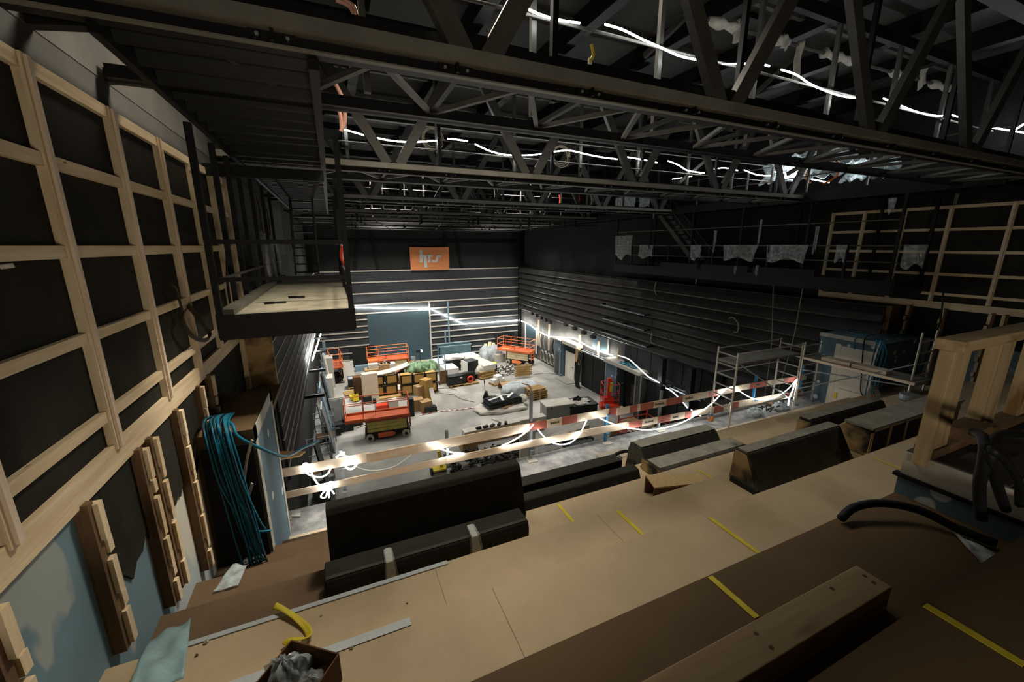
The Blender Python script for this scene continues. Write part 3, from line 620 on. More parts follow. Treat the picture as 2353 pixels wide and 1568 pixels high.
# hanging ropes and pulls on the right wall
for k, (p, q) in enumerate((((1777, 655), (1757, 915)), ((1845, 660), (1787, 900)))):
    a, b = ex(*p, 15.2), ex(*q, 15.2); m = (Vector(a) + Vector(b)) / 2 + Vector((0, -.1, 0))
    single('hanging_rope', MB().tube(smooth_path([a, m, b]), .016, 6), 'cable_grey', ('straight pale rope hanging behind the scaffold tower', 'slanting pale rope hanging behind the scaffold tower')[k], 'rope')
for k, (pts, lab) in enumerate((([(1508, 648), (1504, 665), (1508, 678)], 'short pale strap on the top slat of the right wall'), ([(1498, 765), (1496, 785), (1503, 790)], 'short pale strap below the lowest middle slat'),
        ([(1675, 732), (1685, 730), (1697, 745), (1695, 762), (1686, 763)], 'pale curved cable on the black slats behind the tower'), ([(1320, 680), (1326, 672), (1340, 670)], 'small black cable loop on the upper slats'),
        ([(1532, 772), (1540, 768), (1543, 776), (1536, 780), (1532, 773)], 'small knotted cable on the middle slats'), ([(2168, 665), (2160, 740), (2135, 800), (2110, 870), (2090, 890)], 'long dark cable hanging past the right scaffold ladder frame'),
        ([(1250, 665), (1245, 672), (1240, 660)], 'small black cable loop near the far slats'))):
    X = 15.75 if k != 5 else 15.5
    single('slat_cable' if k != 5 else 'wall_cable', MB().tube(smooth_path([ex(x, y, X) for x, y in pts]), .03 if k < 3 else .02, 6), 'cable_grey' if k < 3 else 'rubber', lab, 'cable')
for k, (a, b) in enumerate((((1380, 700), (1480, 725)), ((1385, 732), (1480, 760)), ((1380, 762), (1485, 798)))):
    p, q = ex(*a, 15.5), ex(*b, 15.5); t = thing('bracket_rail', ('upper thin rail on brackets in front of the black slats', 'middle thin rail on brackets in front of the black slats', 'lowest thin rail on brackets in front of the black slats')[k], 'rail', p)
    obj('rail', MB().tube([p, q], .03, 6), 'galv', t)
    for f in (0, .5, 1): c = Vector(p).lerp(Vector(q), f); obj('bracket', MB().bar(c, c + Vector((.5, 0, .03)), .06, .08), 'black_steel', t)
for k in range(9):
    p = ex(1222 + k * 10.5 if k < 5 else 1300 + (k - 5) * 21, 720 + k * 5 if k < 5 else 745 + (k - 5) * 9.5, 15.9)
    t = thing('wall_lamp_block', 'small black fitting hanging on a stem below the lowest slat', 'fitting', p, 'black fittings below the slats')
    obj('body', B(p[0] - .12, p[0] + .12, p[1] - .18, p[1] + .18, p[2] - .14, p[2] + .08), 'black_steel', t); obj('stem', MB().tube([(p[0], p[1], p[2] + .05), (p[0], p[1], p[2] + .4)], .02, 6), 'black_steel', t)
# banner
p0, p1 = ey(940, 568, 34.9), ey(1034, 619, 34.9)
t = thing('banner', 'orange cloth banner with pale letters hung on the far wall', 'banner', ((p0[0] + p1[0]) / 2, 34.78, p1[2]))
x0, z1, wB, hB = p0[0], p0[2], p1[0] - p0[0] - .1, p0[2] - p1[2]
obj('cloth', MB().grid(lambda u, v: (x0 + u * wB + .12 * v * (.5 - u) * .4 + .05 * u, 34.78 + .015 * math.sin(20 * u) * v, z1 - v * hB - .02 * math.sin(3.1 * u)), 24, 10), 'banner_orange', t, solid=.01)
def L(u, v): return (x0 + wB * u, z1 - hB * v)
SD = [0]
def stroke(m, pts, w):
    for (a, b) in zip(pts[:-1], pts[1:]):
        SD[0] += 1; yb = 34.762 - .0012 * SD[0]; A, C = L(*a), L(*b); d = Vector((C[0] - A[0], 0, C[1] - A[1])).normalized() * (w / 2)
        m.bar(Vector((A[0], yb, A[1])), Vector((C[0], yb, C[1])), w, .02, (0, 1, 0))
    return m
lt = obj('letter_h', stroke(MB(), [(.28, .13), (.28, .67)], .26), 'letter_grey', t)
obj('letter_h_leg', stroke(stroke(MB(), [(.24, .385), (.42, .385)], .2), [(.385, .335), (.385, .9)], .26), 'letter_grey', lt)
obj('letter_r', stroke(stroke(MB(), [(.48, .67), (.48, .335)], .2), [(.452, .385), (.575, .385)], .2), 'letter_grey', t)
obj('letter_s', stroke(stroke(stroke(MB(), [(.555, .62), (.685, .62)], .19), [(.665, .66), (.705, .36)], .2), [(.69, .405), (.80, .405)], .2), 'letter_grey', t)
# ================================================================ BALCONY: GUARD RAIL
YG = 7.72
posts = [(-1.27, 'galv', 'pale guard rail post at the left end beside the blue portal', -3.95), (-.2, 'galv', 'pale guard rail post between the two light rope coils', -3.85), (1.9, 'galv', 'guard rail post left of the straight light rope end', -3.85),
         (3.92, 'galv', 'guard rail post rising well above the first red board', -3.3), (6.1, 'steel_blue', 'bright blue guard rail post under the big light rope arc', -3.95), (7.9, 'galv', 'blue grey guard rail post behind the lowest point of the light rope', -3.85),
         (11.75, 'steel_blue', 'blue guard rail post seen through the scaffold tower', -3.9), (14.1, 'steel_blue', 'blue guard rail post beside the drywall portal', -3.9)]
for x, m_, l, zt in posts:
    t = thing('guard_post', l, 'post', (x, YG + .08, -5.0))
    obj('upright', MB().box(x - .03, x + .03, YG + .05, YG + .11, -4.98, zt), m_, t); obj('base_plate', MB().box(x - .12, x + .12, YG - .1, YG + .2, -5.0, -4.98), 'white_dusty', t)
    for z in (-4.2, -4.71): obj('board_hook', MB().box(x - .05, x + .05, YG - .045, YG + .05, z - .02, z + .0), m_, t)
    if zt > -3.5: obj('bent_tip', MB().tube(smooth_path([(x, YG + .08, zt - .35), (x, YG + .08, zt), (x - .04, YG + .12, zt + .16), (x - .18, YG + .2, zt + .22)]), .022, 8), 'alu', t)
def board(name, x0, x1, z0, h0, z1, h1, dy, m_, label, marks=(), txt=()):
    """plank on edge from x0 to x1; top edges z0 / z1"""
    t = thing(name, label, 'board', ((x0 + x1) / 2, YG + dy, min(z0 - h0, z1 - h1)))
    def pane(a, b, y0, y1):
        f = lambda x: (z0 + (z1 - z0) * (x - x0) / (x1 - x0)); h = lambda x: h0 + (h1 - h0) * (x - x0) / (x1 - x0)
        return MB().hexa([(a, y0, f(a) - h(a)), (b, y0, f(b) - h(b)), (b, y1, f(b) - h(b)), (a, y1, f(a) - h(a)), (a, y0, f(a)), (b, y0, f(b)), (b, y1, f(b)), (a, y1, f(a))])
    obj('plank', pane(x0, x1, YG + dy, YG + dy + .028), m_, t)
    for a, b in marks: obj('red_band', pane(a, b, YG + dy - .003, YG + dy + .031), 'red_paint', t)
    for a, b in txt:
        mm = MB(); n = 7; f = lambda x: (z0 + (z1 - z0) * (x - x0) / (x1 - x0)) - h0 * .5
        for i in range(n):
            xa = a + (b - a) * i / n; mm.box(xa, xa + (b - a) / n * .7, YG + dy - .004, YG + dy, f(xa) - .022, f(xa) + (.022 if i % 3 else .035))
        obj('lettering', mm, 'ink', t)
    return t
board('guard_board', -1.32, .32, -3.98, .16, -3.985, .2, 0, 'pale_x', 'upper guard board at the left end, under the light rope coils')
board('guard_board', .25, 3.4, -3.99, .19, -4.0, .22, -.03, 'pale_x', 'upper plain guard board between the left coils and the first red band')
board('guard_board', 3.3, 6.55, -4.02, .2, -4.05, .2, 0, 'white_paint', 'upper red and pale guard board over the gap with the hanging loop', ((3.85, 4.3), (4.72, 5.15), (6.1, 6.45)), ((4.4, 4.65),))
board('guard_board', 6.35, 10.9, -4.07, .19, -4.1, .19, -.03, 'white_paint', 'upper red and pale guard board beside the bright blue post', ((6.75, 7.0), (7.1, 7.55), (8.0, 8.6), (9.6, 9.95)), ((7.6, 7.9), (8.7, 9.0)))
board('guard_board', 10.8, 14.2, -4.1, .18, -4.2, .18, 0, 'white_paint', 'upper red and pale guard board behind the scaffold tower', ((11.4, 12.2), (13.0, 13.9)))
board('guard_board', -1.28, 1.95, -4.46, .13, -4.44, .15, 0, 'pale_x', 'lower guard board at the left end, carrying the knotted light rope')
board('guard_board', 1.85, 4.05, -4.43, .15, -4.45, .17, -.03, 'pale_x', 'lower plain guard board below the straight light rope end')
board('guard_board', 3.95, 6.75, -4.47, .17, -4.52, .2, 0, 'pale_x', 'lower plain guard board crossed by the hanging loop of rope')
board('guard_board', 6.7, 10.7, -4.52, .19, -4.65, .19, -.03, 'white_paint', 'lower red and pale guard board along the big rope arc', ((6.75, 7.2), (7.75, 8.2), (8.75, 9.0), (9.9, 10.3)), ((7.3, 7.6), (8.3, 8.5)))
board('guard_board', 10.6, 14.2, -4.62, .2, -4.72, .2, 0, 'white_paint', 'lower red and pale guard board behind the scaffold tower', ((10.7, 11.0), (13.2, 14.0)))
single('ply_shelf', MB().hexa([ez(625, 1062, -4.0), ez(690, 1050, -4.0), ez(702, 1040, -4.0), ez(640, 1040, -4.0)] + [(p[0], p[1], p[2] + .03) for p in (ez(625, 1062, -4.0), ez(690, 1050, -4.0), ez(702, 1040, -4.0), ez(640, 1040, -4.0))]), 'ply', 'small ply shelf on the cladding behind the left end of the guard rail', 'shelf')
single('spare_plank', MB().bar((-1.28, 7.6, -4.98), (-1.3, 7.62, -3.96), .05, .1), 'pine_z', 'short upright batten at the left end of the guard rail', 'board')
single('white_sheet_scrap', MB().hexa([(p[0], p[1], -4.99) for p in (ez(668, 1190, -5), ez(690, 1190, -5), ez(692, 1175, -5), ez(672, 1178, -5))] + [(p[0], p[1], -4.97) for p in (ez(668, 1190, -5), ez(690, 1190, -5), ez(692, 1175, -5), ez(672, 1178, -5))]), 'white_sheet', 'small white sheet lying on the ledge at the left', 'sheet')
# ================================================================ SCAFFOLDS
def scaffold(label, legs, zb, zt, rung_axis, rungs, deck_z, braces, long_rails, casters=True, name='scaffold_tower', ov=(0, 0)):
    """legs: [(x,y)*4] frame A = 0,1 ; frame B = 2,3"""
    t = thing(name, label, 'scaffold', (sum(p[0] for p in legs) / 4, sum(p[1] for p in legs) / 4, min(zb)))
    for i, (x, y) in enumerate(legs):
        z0 = zb[i] if isinstance(zb, (list, tuple)) else zb
        obj('leg', MB().tube([(x, y, z0 + (.22 if casters and i in (1, 3) else .02)), (x, y, zt[i])], .026, 8), 'alu', t)
        if casters and i in (1, 3):
            w = obj('caster_wheel', MB().cyl((x - .03, y, z0 + .085), (x + .03, y, z0 + .085), .085, 16), 'caster_orange', t); obj('caster_fork', MB().box(x - .05, x + .05, y - .04, y + .04, z0 + .16, z0 + .24).box(x - .05, x - .035, y - .03, y + .03, z0 + .07, z0 + .18).box(x + .035, x + .05, y - .03, y + .03, z0 + .07, z0 + .18), 'galv', w)
        elif not casters or i in (0, 2): obj('foot_plate', B(x - .07, x + .07, y - .07, y + .07, z0, z0 + .03), 'galv', t)
    for a, b in ((0, 1), (2, 3)):
        for z in rungs[0 if a == 0 else 1]:
            obj('rung', MB().tube([(*legs[a], z), (*legs[b], z)], .02, 8), 'alu', t)
    for a, b, z in long_rails: obj('long_rail', MB().tube([(*legs[a], z), (*legs[b], z)], .019, 8), 'alu', t)
    for a, za, b, zb2 in braces: obj('brace', MB().tube([(*legs[a], za), (*legs[b], zb2)], .019, 8), 'galv', t)
    return t
lg = [(9.62, 6.95), (9.7, 7.62), (12.35, 6.95), (12.4, 7.62)]
bz = -4.985
zt1 = ey(1680, 815, 6.95)[2]; zt2 = ey(1625, 800, 7.62)[2]; zt3 = ey(1836, 790, 6.95)[2]; zt4 = ey(1776, 780, 7.62)[2]
rg = [ey(1682, y, 6.95)[2] for y in (832, 855, 880, 906, 932, 955)]
rr_ = [zt1 - .12, zt1 - .42, zt1 - .72, zt1 - 1.02, zt1 - 1.32, zt1 - 1.62]
t = scaffold('aluminium scaffold tower on orange casters behind the seat blocks', lg, [bz, -5, bz, -5], [zt1, zt2, zt3, zt4], 'y', (rr_, rr_), 0,
             [(0, zt1 - .25, 2, bz + .4)], [(0, 2, zt1 - .02), (1, 3, zt1 - .02), (1, 3, zt1 - .72), (0, 2, zt1 - 1.62)])
dkz = zt1 - .36
obj('deck', B(9.65, 12.38, 6.98, 7.6, dkz, dkz + .05), 'alu_deck', t)
s2 = [(13.25, 7.4), (14.1, 7.4), (13.4, 4.83), (14.15, 4.83)]
za = ey(1849, 787, 7.4)[2]; zb_ = ey(2105, 768, 4.83)[2]
ra = [za - .12 - .32 * k for k in range(6)]; rb = [zb_ - .25 - .3 * k for k in range(5)]
dz = ex(1990, 850, 13.5)[2]
t = scaffold('aluminium scaffold frames with a plank deck beside the white door', s2, [-5, -5, -3.8, -3.8], [za, za - .02, zb_, zb_], 'x', (ra, rb), 0,
             [(0, dz - 1.05, 2, dz + .45), (0, dz - .4, 2, -3.55)], [], casters=False, name='scaffold_bay')
obj('deck_plank', B(13.28, 13.6, 4.7, 7.45, dz - .05, dz), 'alu_deck', t); obj('deck_plank', B(13.65, 14.1, 4.7, 7.45, dz - .05, dz), 'alu_deck', t)
obj('deck_edge', B(13.24, 13.28, 4.7, 7.45, dz - .06, dz + .01), 'pale_y', t)
for k, (y0, y1, x) in enumerate(((5.35, 6.2, 13.45), (6.15, 6.95, 13.45))):
    single('pine_beam', B(x - .1, x + .25, y0, y1, dz + .002, dz + .11), 'pale_y', ('squared pale timber lying on the scaffold deck, nearer of two', 'squared pale timber lying on the scaffold deck, farther of two')[k], 'timber', bevel=.008)
single('drum_cover', MB().cyl((13.0, 4.65, -3.78), (13.0, 4.65, -3.64), .2, 20), 'galv', 'round metal drum lid at the foot of the right ladder frame', 'lid')
# ================================================================ SEAT BLOCKS
def block(name, label, poly, x0, x1, m_, cat='seat block', group=None):
    t = thing(name, label, cat, ((x0 + x1) / 2, poly[0][0], min(p[1] for p in poly)), group); obj('body', MB().prism(poly, 'x', x0, x1), m_, t, bevel=.02); return t
t = block('seat_block', 'largest black seat block, its tall back facing the camera', [(3.95, -3.4), (3.93, -3.25), (4.1, -2.74), (4.14, -2.68), (4.26, -2.67), (4.32, -2.74), (4.36, -3.78), (4.16, -3.78), (4.13, -3.4)], -.31, 1.93, 'black_foam')
obj('bench_step', MB().prism([(3.62, -3.4), (3.62, -3.2), (3.655, -3.13), (3.92, -3.13), (3.92, -3.4)], 'x', -.36, 1.82), 'black_foam', t, bevel=.02)
obj('dusty_lit_ridge', MB().prism([(3.66, -3.132), (3.66, -3.127), (3.70, -3.127), (3.70, -3.132)], 'x', -.34, 1.8), 'grey_foam', t)  # paler strip paints the highlight along the bench ridge
for k, px in enumerate(((893, 1275), (1087, 1222))):
    c = ey(px[0], px[1], 3.68); t = thing('foam_wedge', ('pale wedge in plastic on the black bench step, nearer of two', 'pale wedge in plastic on the black bench step, farther of two')[k], 'wedge', (c[0], 3.62, -3.13)); x = c[0]
    obj('wedge', MB().hexa([(x - .04, 3.555, -3.3), (x + .06, 3.555, -3.3), (x + .04, 3.615, -3.3), (x - .04, 3.615, -3.3), (x - .035, 3.6, -3.09), (x + .035, 3.6, -3.09), (x + .03, 3.8, -3.08), (x - .03, 3.8, -3.08)]), 'white_dusty', t, bevel=.006)
    obj('wrap', MB().hexa([(x - .06, 3.54, -3.34), (x + .085, 3.54, -3.33), (x + .06, 3.618, -3.33), (x - .06, 3.618, -3.33), (x - .05, 3.59, -3.07), (x + .05, 3.59, -3.07), (x + .04, 3.78, -3.07), (x - .04, 3.78, -3.07)]), 'plastic_clear', t)
def vents(parent, y, xs, z0, z1, m_='black_wall', fr='timber_z', pad=.03):
    for a, b in zip(xs[:-1], xs[1:]):
        v = obj('vent_panel', B(a + pad, b - pad, y - .012, y + .02, z0, z1), m_, parent)
# low vented black block on the third step
t = block('seat_block', 'low black seat block with slotted back, right of the largest one', [(4.3, -3.8), (4.3, -3.6), (4.38, -3.42), (4.5, -3.4), (4.56, -3.44), (4.56, -3.8)], 1.75, 4.12, 'black_foam')
obj('slotted_back', B(1.85, 3.98, 4.62, 4.84, -3.8, -3.36), 'black_foam', t, bevel=.01)
vents(t, 4.62, [1.9, 2.42, 2.94, 3.44, 3.94], -3.56, -3.42)
t = block('seat_block', 'tall dark seat block below the scaffold tower, tapering at its left end', [(4.95, -4.2), (5.08, -3.82), (5.2, -3.66), (5.48, -3.64), (5.56, -3.8), (5.58, -4.2)], 4.9, 6.85, 'black_foam')
obj('bevel_end', MB().prism([(4.95, -4.2), (5.08, -3.82), (5.2, -3.66), (5.48, -3.64), (5.58, -4.2)], 'x', 4.885, 4.9), 'grey_foam', t)
obj('dusty_lit_ridge', B(4.92, 6.83, 5.22, 5.46, -3.645, -3.632), 'dusty_lit_top', t)  # top strip in dust colour with painted-in light
t = block('vent_bench', 'low bench with dark vents in front of the tall block below the tower', [(4.42, -3.8), (4.42, -3.63), (4.46, -3.6), (4.8, -3.6), (4.92, -3.8)], 4.62, 6.75, 'grey_foam', 'seat block')
vents(t, 4.42, [4.75, 5.4, 6.05, 6.7], -3.79, -3.64); obj('dusty_lit_ridge', B(4.66, 6.72, 4.48, 4.78, -3.602, -3.592), 'dusty_lit_top', t); obj('worn_end', B(4.6, 4.62, 4.43, 4.85, -3.8, -3.61), 'worn_ply', t)
t = block('seat_block', 'grey smudged seat block standing alone on the right of the tiers', [(2.74, -3.0), (2.8, -2.9), (2.98, -2.58), (3.0, -2.55), (3.16, -2.55), (3.18, -2.6), (3.2, -3.0)], 4.56, 6.55, 'grey_foam')
obj('worn_end', MB().prism([(2.8, -2.98), (2.99, -2.58), (3.15, -2.57), (3.19, -2.98)], 'x', 4.548, 4.56), 'worn_ply', t); obj('dusty_lit_ridge', B(4.58, 6.53, 3.01, 3.15, -2.552, -2.542), 'dusty_lit_top', t)
obj('toe_block', B(4.5, 4.56, 2.78, 3.14, -3.0, -2.93), 'black_foam', t)
t = block('vent_bench', 'pale ended bench with square dark vents next to the timber balustrade', [(2.76, -3.0), (2.76, -2.58), (3.08, -2.56), (3.2, -2.7), (3.22, -3.0)], 6.86, 9.6, 'worn_ply', 'seat block')
obj('top_board', B(6.84, 9.6, 2.74, 3.1, -2.575, -2.545), 'dusty_lit_top', t); vents(t, 2.76, [6.9, 7.35, 7.8, 8.25, 8.7, 9.15], -2.93, -2.62, pad=.03); obj('front_frame', MB().box(6.86, 9.6, 2.752, 2.762, -2.62, -2.58).box(6.86, 6.93, 2.752, 2.762, -2.95, -2.58).box(7.32, 7.38, 2.74, 2.762, -2.95, -2.6).box(7.77, 7.83, 2.74, 2.762, -2.95, -2.6).box(8.22, 8.28, 2.74, 2.762, -2.95, -2.6).box(8.67, 8.73, 2.74, 2.762, -2.95, -2.6), 'timber_z', t); obj('sill', B(6.84, 9.6, 2.73, 2.78, -3.0, -2.95), 'timber_x', t)
t = block('seat_block', 'long dark seat block in the back row below the white door', [(3.72, -3.4), (3.75, -3.25), (3.88, -3.02), (4.08, -3.0), (4.1, -3.4)], 7.5, 9.85, 'black_foam')
obj('dusty_lit_ridge', B(7.5, 9.8, 3.9, 4.06, -3.012, -3.0), 'dusty_lit_top', t); obj('worn_end', B(7.46, 7.5, 3.74, 4.08, -3.4, -3.06), 'worn_ply', t)
single('dark_board', B(6.9, 8.0, 7.2, 7.45, -5.0, -4.93), 'black_case', 'dark boards lying on the ledge at the foot of the tower', 'board')
for k, (x, y, l) in enumerate(((4.1, 7.0, 0), (4.5, 6.4, 1))): pass
t = thing('hose_loop', 'black hose loop with metal coupling behind the low slotted block', 'hose', (4.75, 6.0, -4.6)); a = [ey(px, py, 5.9) for px, py in ((1408, 1056), (1415, 1045), (1435, 1038), (1455, 1040), (1468, 1050))]
obj('hose', MB().tube(smooth_path(a), .035, 10), 'rubber', t, smooth=True); obj('coupling', MB().cyl(ey(1420, 1058, 5.85), ey(1426, 1048, 5.85), .04, 10), 'galv', t)
single('white_box_lid', B(4.75, 5.3, 5.95, 6.35, -4.6, -4.32), 'white_dusty', 'pale box standing beside the black hose loop', 'box')
# chipboard box
zq = -3.4; P = [ez(1483, 1092, -3.13), ez(1505, 1121, -3.13), ez(1632, 1108, -3.13), ez(1608, 1088, -3.13)]
t = thing('chipboard_box', 'open chipboard trough upside down on the tier, right of the low black block', 'box', (sum(p[0] for p in P) / 4, sum(p[1] for p in P) / 4, -3.4))
obj('top_board', MB().hexa([(p[0], p[1], -3.15) for p in P] + [(p[0], p[1], -3.13) for p in P]), 'osb', t)
obj('side_board', MB().hexa([(P[1][0], P[1][1], -3.4), (P[2][0], P[2][1], -3.4), (P[2][0], P[2][1] + .02, -3.4), (P[1][0], P[1][1] + .02, -3.4), (P[1][0], P[1][1], -3.15), (P[2][0], P[2][1], -3.15), (P[2][0], P[2][1] + .02, -3.15), (P[1][0], P[1][1] + .02, -3.15)]), 'brown_x', t)
obj('side_board', MB().hexa([(P[0][0], P[0][1] - .02, -3.4), (P[3][0], P[3][1] - .02, -3.4), (P[3][0], P[3][1], -3.4), (P[0][0], P[0][1], -3.4), (P[0][0], P[0][1] - .02, -3.15), (P[3][0], P[3][1] - .02, -3.15), (P[3][0], P[3][1], -3.15), (P[0][0], P[0][1], -3.15)]), 'brown_x', t)
# ================================================================ FOREGROUND
ZB = -2.03
q0, q1, q2 = ez(1450, 1568, ZB), ez(1980, 1300, ZB), ez(2045, 1353, ZB)
yA, yC = (q0[1] + q1[1]) / 2, q2[1]; xe = (q1[0] + q2[0]) / 2
t = thing('timber_beam', 'long squared timber with knots lying across the foreground tier', 'timber', (1.4, (yA + yC) / 2, -2.2))
obj('beam', B(-.3, xe, yC, yA, -2.2, ZB), 'timber_x', t, bevel=.006)
m = MB()
for px, py in ((1990, 1323), (2010, 1338), (1741, 1455), (1776, 1487), (1915, 1352)): c = ez(px, py, ZB); m.tube([(c[0] - .012, c[1], ZB - .003), (c[0] - .012, c[1], ZB + .0015)], .013, 8)
obj('nail_holes', m, 'brown_x', t)
yt = B(0, 1, 0, 1, 0, 1)
tapes = [(-2.2, (1630, 1327), (1740, 1420), .035, 'yellow tape strip on the tier just behind the long timber', 0), (-2.6, (1632, 1190), (1747, 1277), .035, 'long yellow tape strip across the tier in the middle of the boards', 0), (-3.0, (1418, 1175), (1480, 1232), .035, 'yellow tape strip right of the black bench step', 0),
         (-3.4, (1283, 1160), (1318, 1202), .035, 'yellow tape strip at the foot of the low slotted block', 0), (-3.4, (1603, 1080), (1645, 1105), .03, 'short yellow tape strip beyond the chipboard box', 0), (-2.6, (2008, 1055), (2090, 1086), .02, 'thin pale yellow tape strip in front of the vented bench', 0), (-1.8, (2125, 1392), (2353, 1530), .035, 'dim yellow tape strip on the topmost tier at lower right', 0)]
for z, a, b, w, l, _ in tapes:
    p, q = ez(*a, z), ez(*b, z); x = (p[0] + q[0]) / 2; hw = w * .5 + .004
    single('yellow_tape', B(x - hw, x + hw, q[1], p[1], z + .002, z + .006), 'yellow_tape', l, 'tape')
p, q = ez(390, 1568, -2.6), ez(938, 1413, -2.6)
single('white_tape', MB().hexa([(x, y, z) for z in (-2.598, -2.594) for x, y in ((-1.05, 2.40), (.25, 2.44), (.25, 2.50), (-1.05, 2.50))]) if False else B(-1.2, .27, 2.37, 2.435, -2.598, -2.594), 'white_tape', 'pale grey tape along the joint in the left foreground', 'tape')
single('edge_strip', B(-1.35, .75, 3.24, 3.285, -2.998, -2.99), 'white_tape', 'thin pale strip along the tier edge in front of the black bench step', 'tape')
# yellow strap
z = -2.994; pts = [ez(x, y, z) for x, y in ((632, 1402), (650, 1408), (680, 1425), (705, 1448), (710, 1470), (690, 1478), (665, 1482), (655, 1490))]
sp = smooth_path(pts, 5); m = MB()
def strap(u, v):
    i = u * (len(sp) - 1); a = int(min(i, len(sp) - 2)); p = sp[a].lerp(sp[a + 1], i - a); d = (sp[min(a + 1, len(sp) - 1)] - sp[max(a - 1, 0)]); n = Vector((-d.y, d.x, 0)).normalized()
    return (p.x + n.x * (v - .5) * .05, p.y + n.y * (v - .5) * .05, -2.99 + .02 + .016 * math.sin(9 * u + 2 * v) + .012 * v)
t = thing('yellow_strap', 'crumpled yellow webbing strap lying by the pale tape', 'strap', (pts[3][0], pts[3][1], -3.0)); obj('webbing', MB().grid(strap, 40, 3), 'yellow_tape', t, smooth=True, solid=.004)
obj('frayed_end', MB().tube([sp[22], sp[24] + Vector((.02, -.01, .01)), sp[26] + Vector((.03, 0, .015))], [.012, .02, .014], 8), 'white_dusty', t)
# cardboard box with plastic bags
bx = ez(655, 1540, -2.2); cx_, cy_ = -.4, 2.17; t = thing('cardboard_box', 'open dark cardboard box holding plastic bags at the lower edge', 'box', (cx_, cy_, -2.6)); zb0 = -2.59
rz = math.radians(-38)
def rb_(dx, dy): return (cx_ + dx * math.cos(rz) - dy * math.sin(rz), cy_ + dx * math.sin(rz) + dy * math.cos(rz))
hw, hd, hh = .17, .13, .2
obj('bottom', MB().hexa([(*rb_(*p), z) for z in (zb0, zb0 + .012) for p in ((-hw, -hd), (hw, -hd), (hw, hd), (-hw, hd))]), 'cardboard_dark', t)
for a, b in (((-hw, -hd), (hw, -hd)), ((hw, -hd), (hw, hd)), ((hw, hd), (-hw, hd)), ((-hw, hd), (-hw, -hd))):
    p, q = rb_(*a), rb_(*b); obj('side', MB().bar((*p, zb0 + hh / 2), (*q, zb0 + hh / 2), .008, hh), 'cardboard_dark', t)
def lump(c, r, seed, amp=.18, n=10, flat=True, e=1.0):
    rr = random.Random(seed); ph = [rr.uniform(0, 6.28) for _ in range(6)]; m = MB()
    def fn(u, v):
        a = 2 * math.pi * u; b = math.pi * (v - .5)
        k = 1 + amp * (math.sin(3 * a + ph[0]) * math.cos(2 * b + ph[1]) + .6 * math.sin(7 * a + 4 * b + ph[2]) + .4 * math.sin(13 * a - 6 * b + ph[3]) * math.cos(b))
        sp_ = lambda q: math.copysign(abs(q) ** e, q)
        x, y, z = sp_(math.cos(a)) * sp_(math.cos(b)) * k, sp_(math.sin(a)) * sp_(math.cos(b)) * k, sp_(math.sin(b)) * k
        if flat: z = max(z, -.35) + .35
        return (c[0] + r[0] * x, c[1] + r[1] * y, c[2] + r[2] * z)
    return m.grid(fn, n * 3, n)
single('plastic_bag', lump((cx_ - .08, cy_ + .06, zb0 + .04), (.12, .1, .14), 1, .2), 'plastic_dense', 'clear plastic bag spilling from the cardboard box', 'bag', smooth=True)
single('plastic_bag', lump((cx_ + .05, cy_ - .03, zb0 + .03), (.11, .1, .08), 2, .15), 'plastic_film', 'second plastic bag inside the cardboard box', 'bag', smooth=True)
# plastic and cloth on the left aisle
def sheet_on(name, corners, z, m_, label, seed, amp=.012, cat='plastic sheet'):
    P = [Vector((*ez(x, y, zz)[:2], zz)) for (x, y), zz in zip(corners, z)]; r = random.Random(seed); a, b = r.uniform(0, 6), r.uniform(0, 6)
    def fn(u, v):
        p = (P[0] * (1 - u) + P[1] * u) * (1 - v) + (P[3] * (1 - u) + P[2] * u) * v
        return (p.x, p.y, p.z + .012 + amp * (1 + math.sin(9 * u + a) * math.sin(7 * v + b)))
    return single(name, MB().grid(fn, 14, 14), m_, label, cat, smooth=True, solid=.003)
sheet_on('teal_cloth', ((345, 1478), (440, 1430), (425, 1568), (290, 1600)), (-2.985, -2.985, -2.59, -2.59), 'teal_cloth', 'teal translucent cloth draped over the lower left step', 1, .02, 'cloth')
sheet_on('plastic_sheet', ((490, 1365), (535, 1300), (568, 1303), (548, 1350)), (-3.795, -3.79, -3.79, -3.795), 'plastic_dense', 'clear plastic sheet on the left steps, nearer of two', 2)
sheet_on('plastic_sheet', ((555, 1302), (573, 1262), (613, 1256), (605, 1282)), (-4.195, -4.19, -4.19, -4.195), 'plastic_dense', 'clear plastic sheet on the left steps, farther of two', 3)
for k, (px, py, z, r) in enumerate(((474, 1478, -3.0, .018), (738, 1416, -3.0, .01), (808, 1490, -2.6, .012), (1223, 1392, -3.0, .014), (452, 1508, -3.0, .012), (935, 1388, -3.0, .007))):
    c = ez(px, py, z); single('debris_chip', lump((c[0], c[1], z), (r, r, r), 700 + k, .2, 5), 'white_dusty' if k < 3 else 'brown_x', ('square pale chip on the left boards near the cloth', 'tiny pale chip right of the yellow strap', 'small crumb below the pale tape', 'small dark plug on the middle boards', 'dark crumb beside the teal cloth', 'tiny dark speck beyond the pale tape')[k], 'debris')
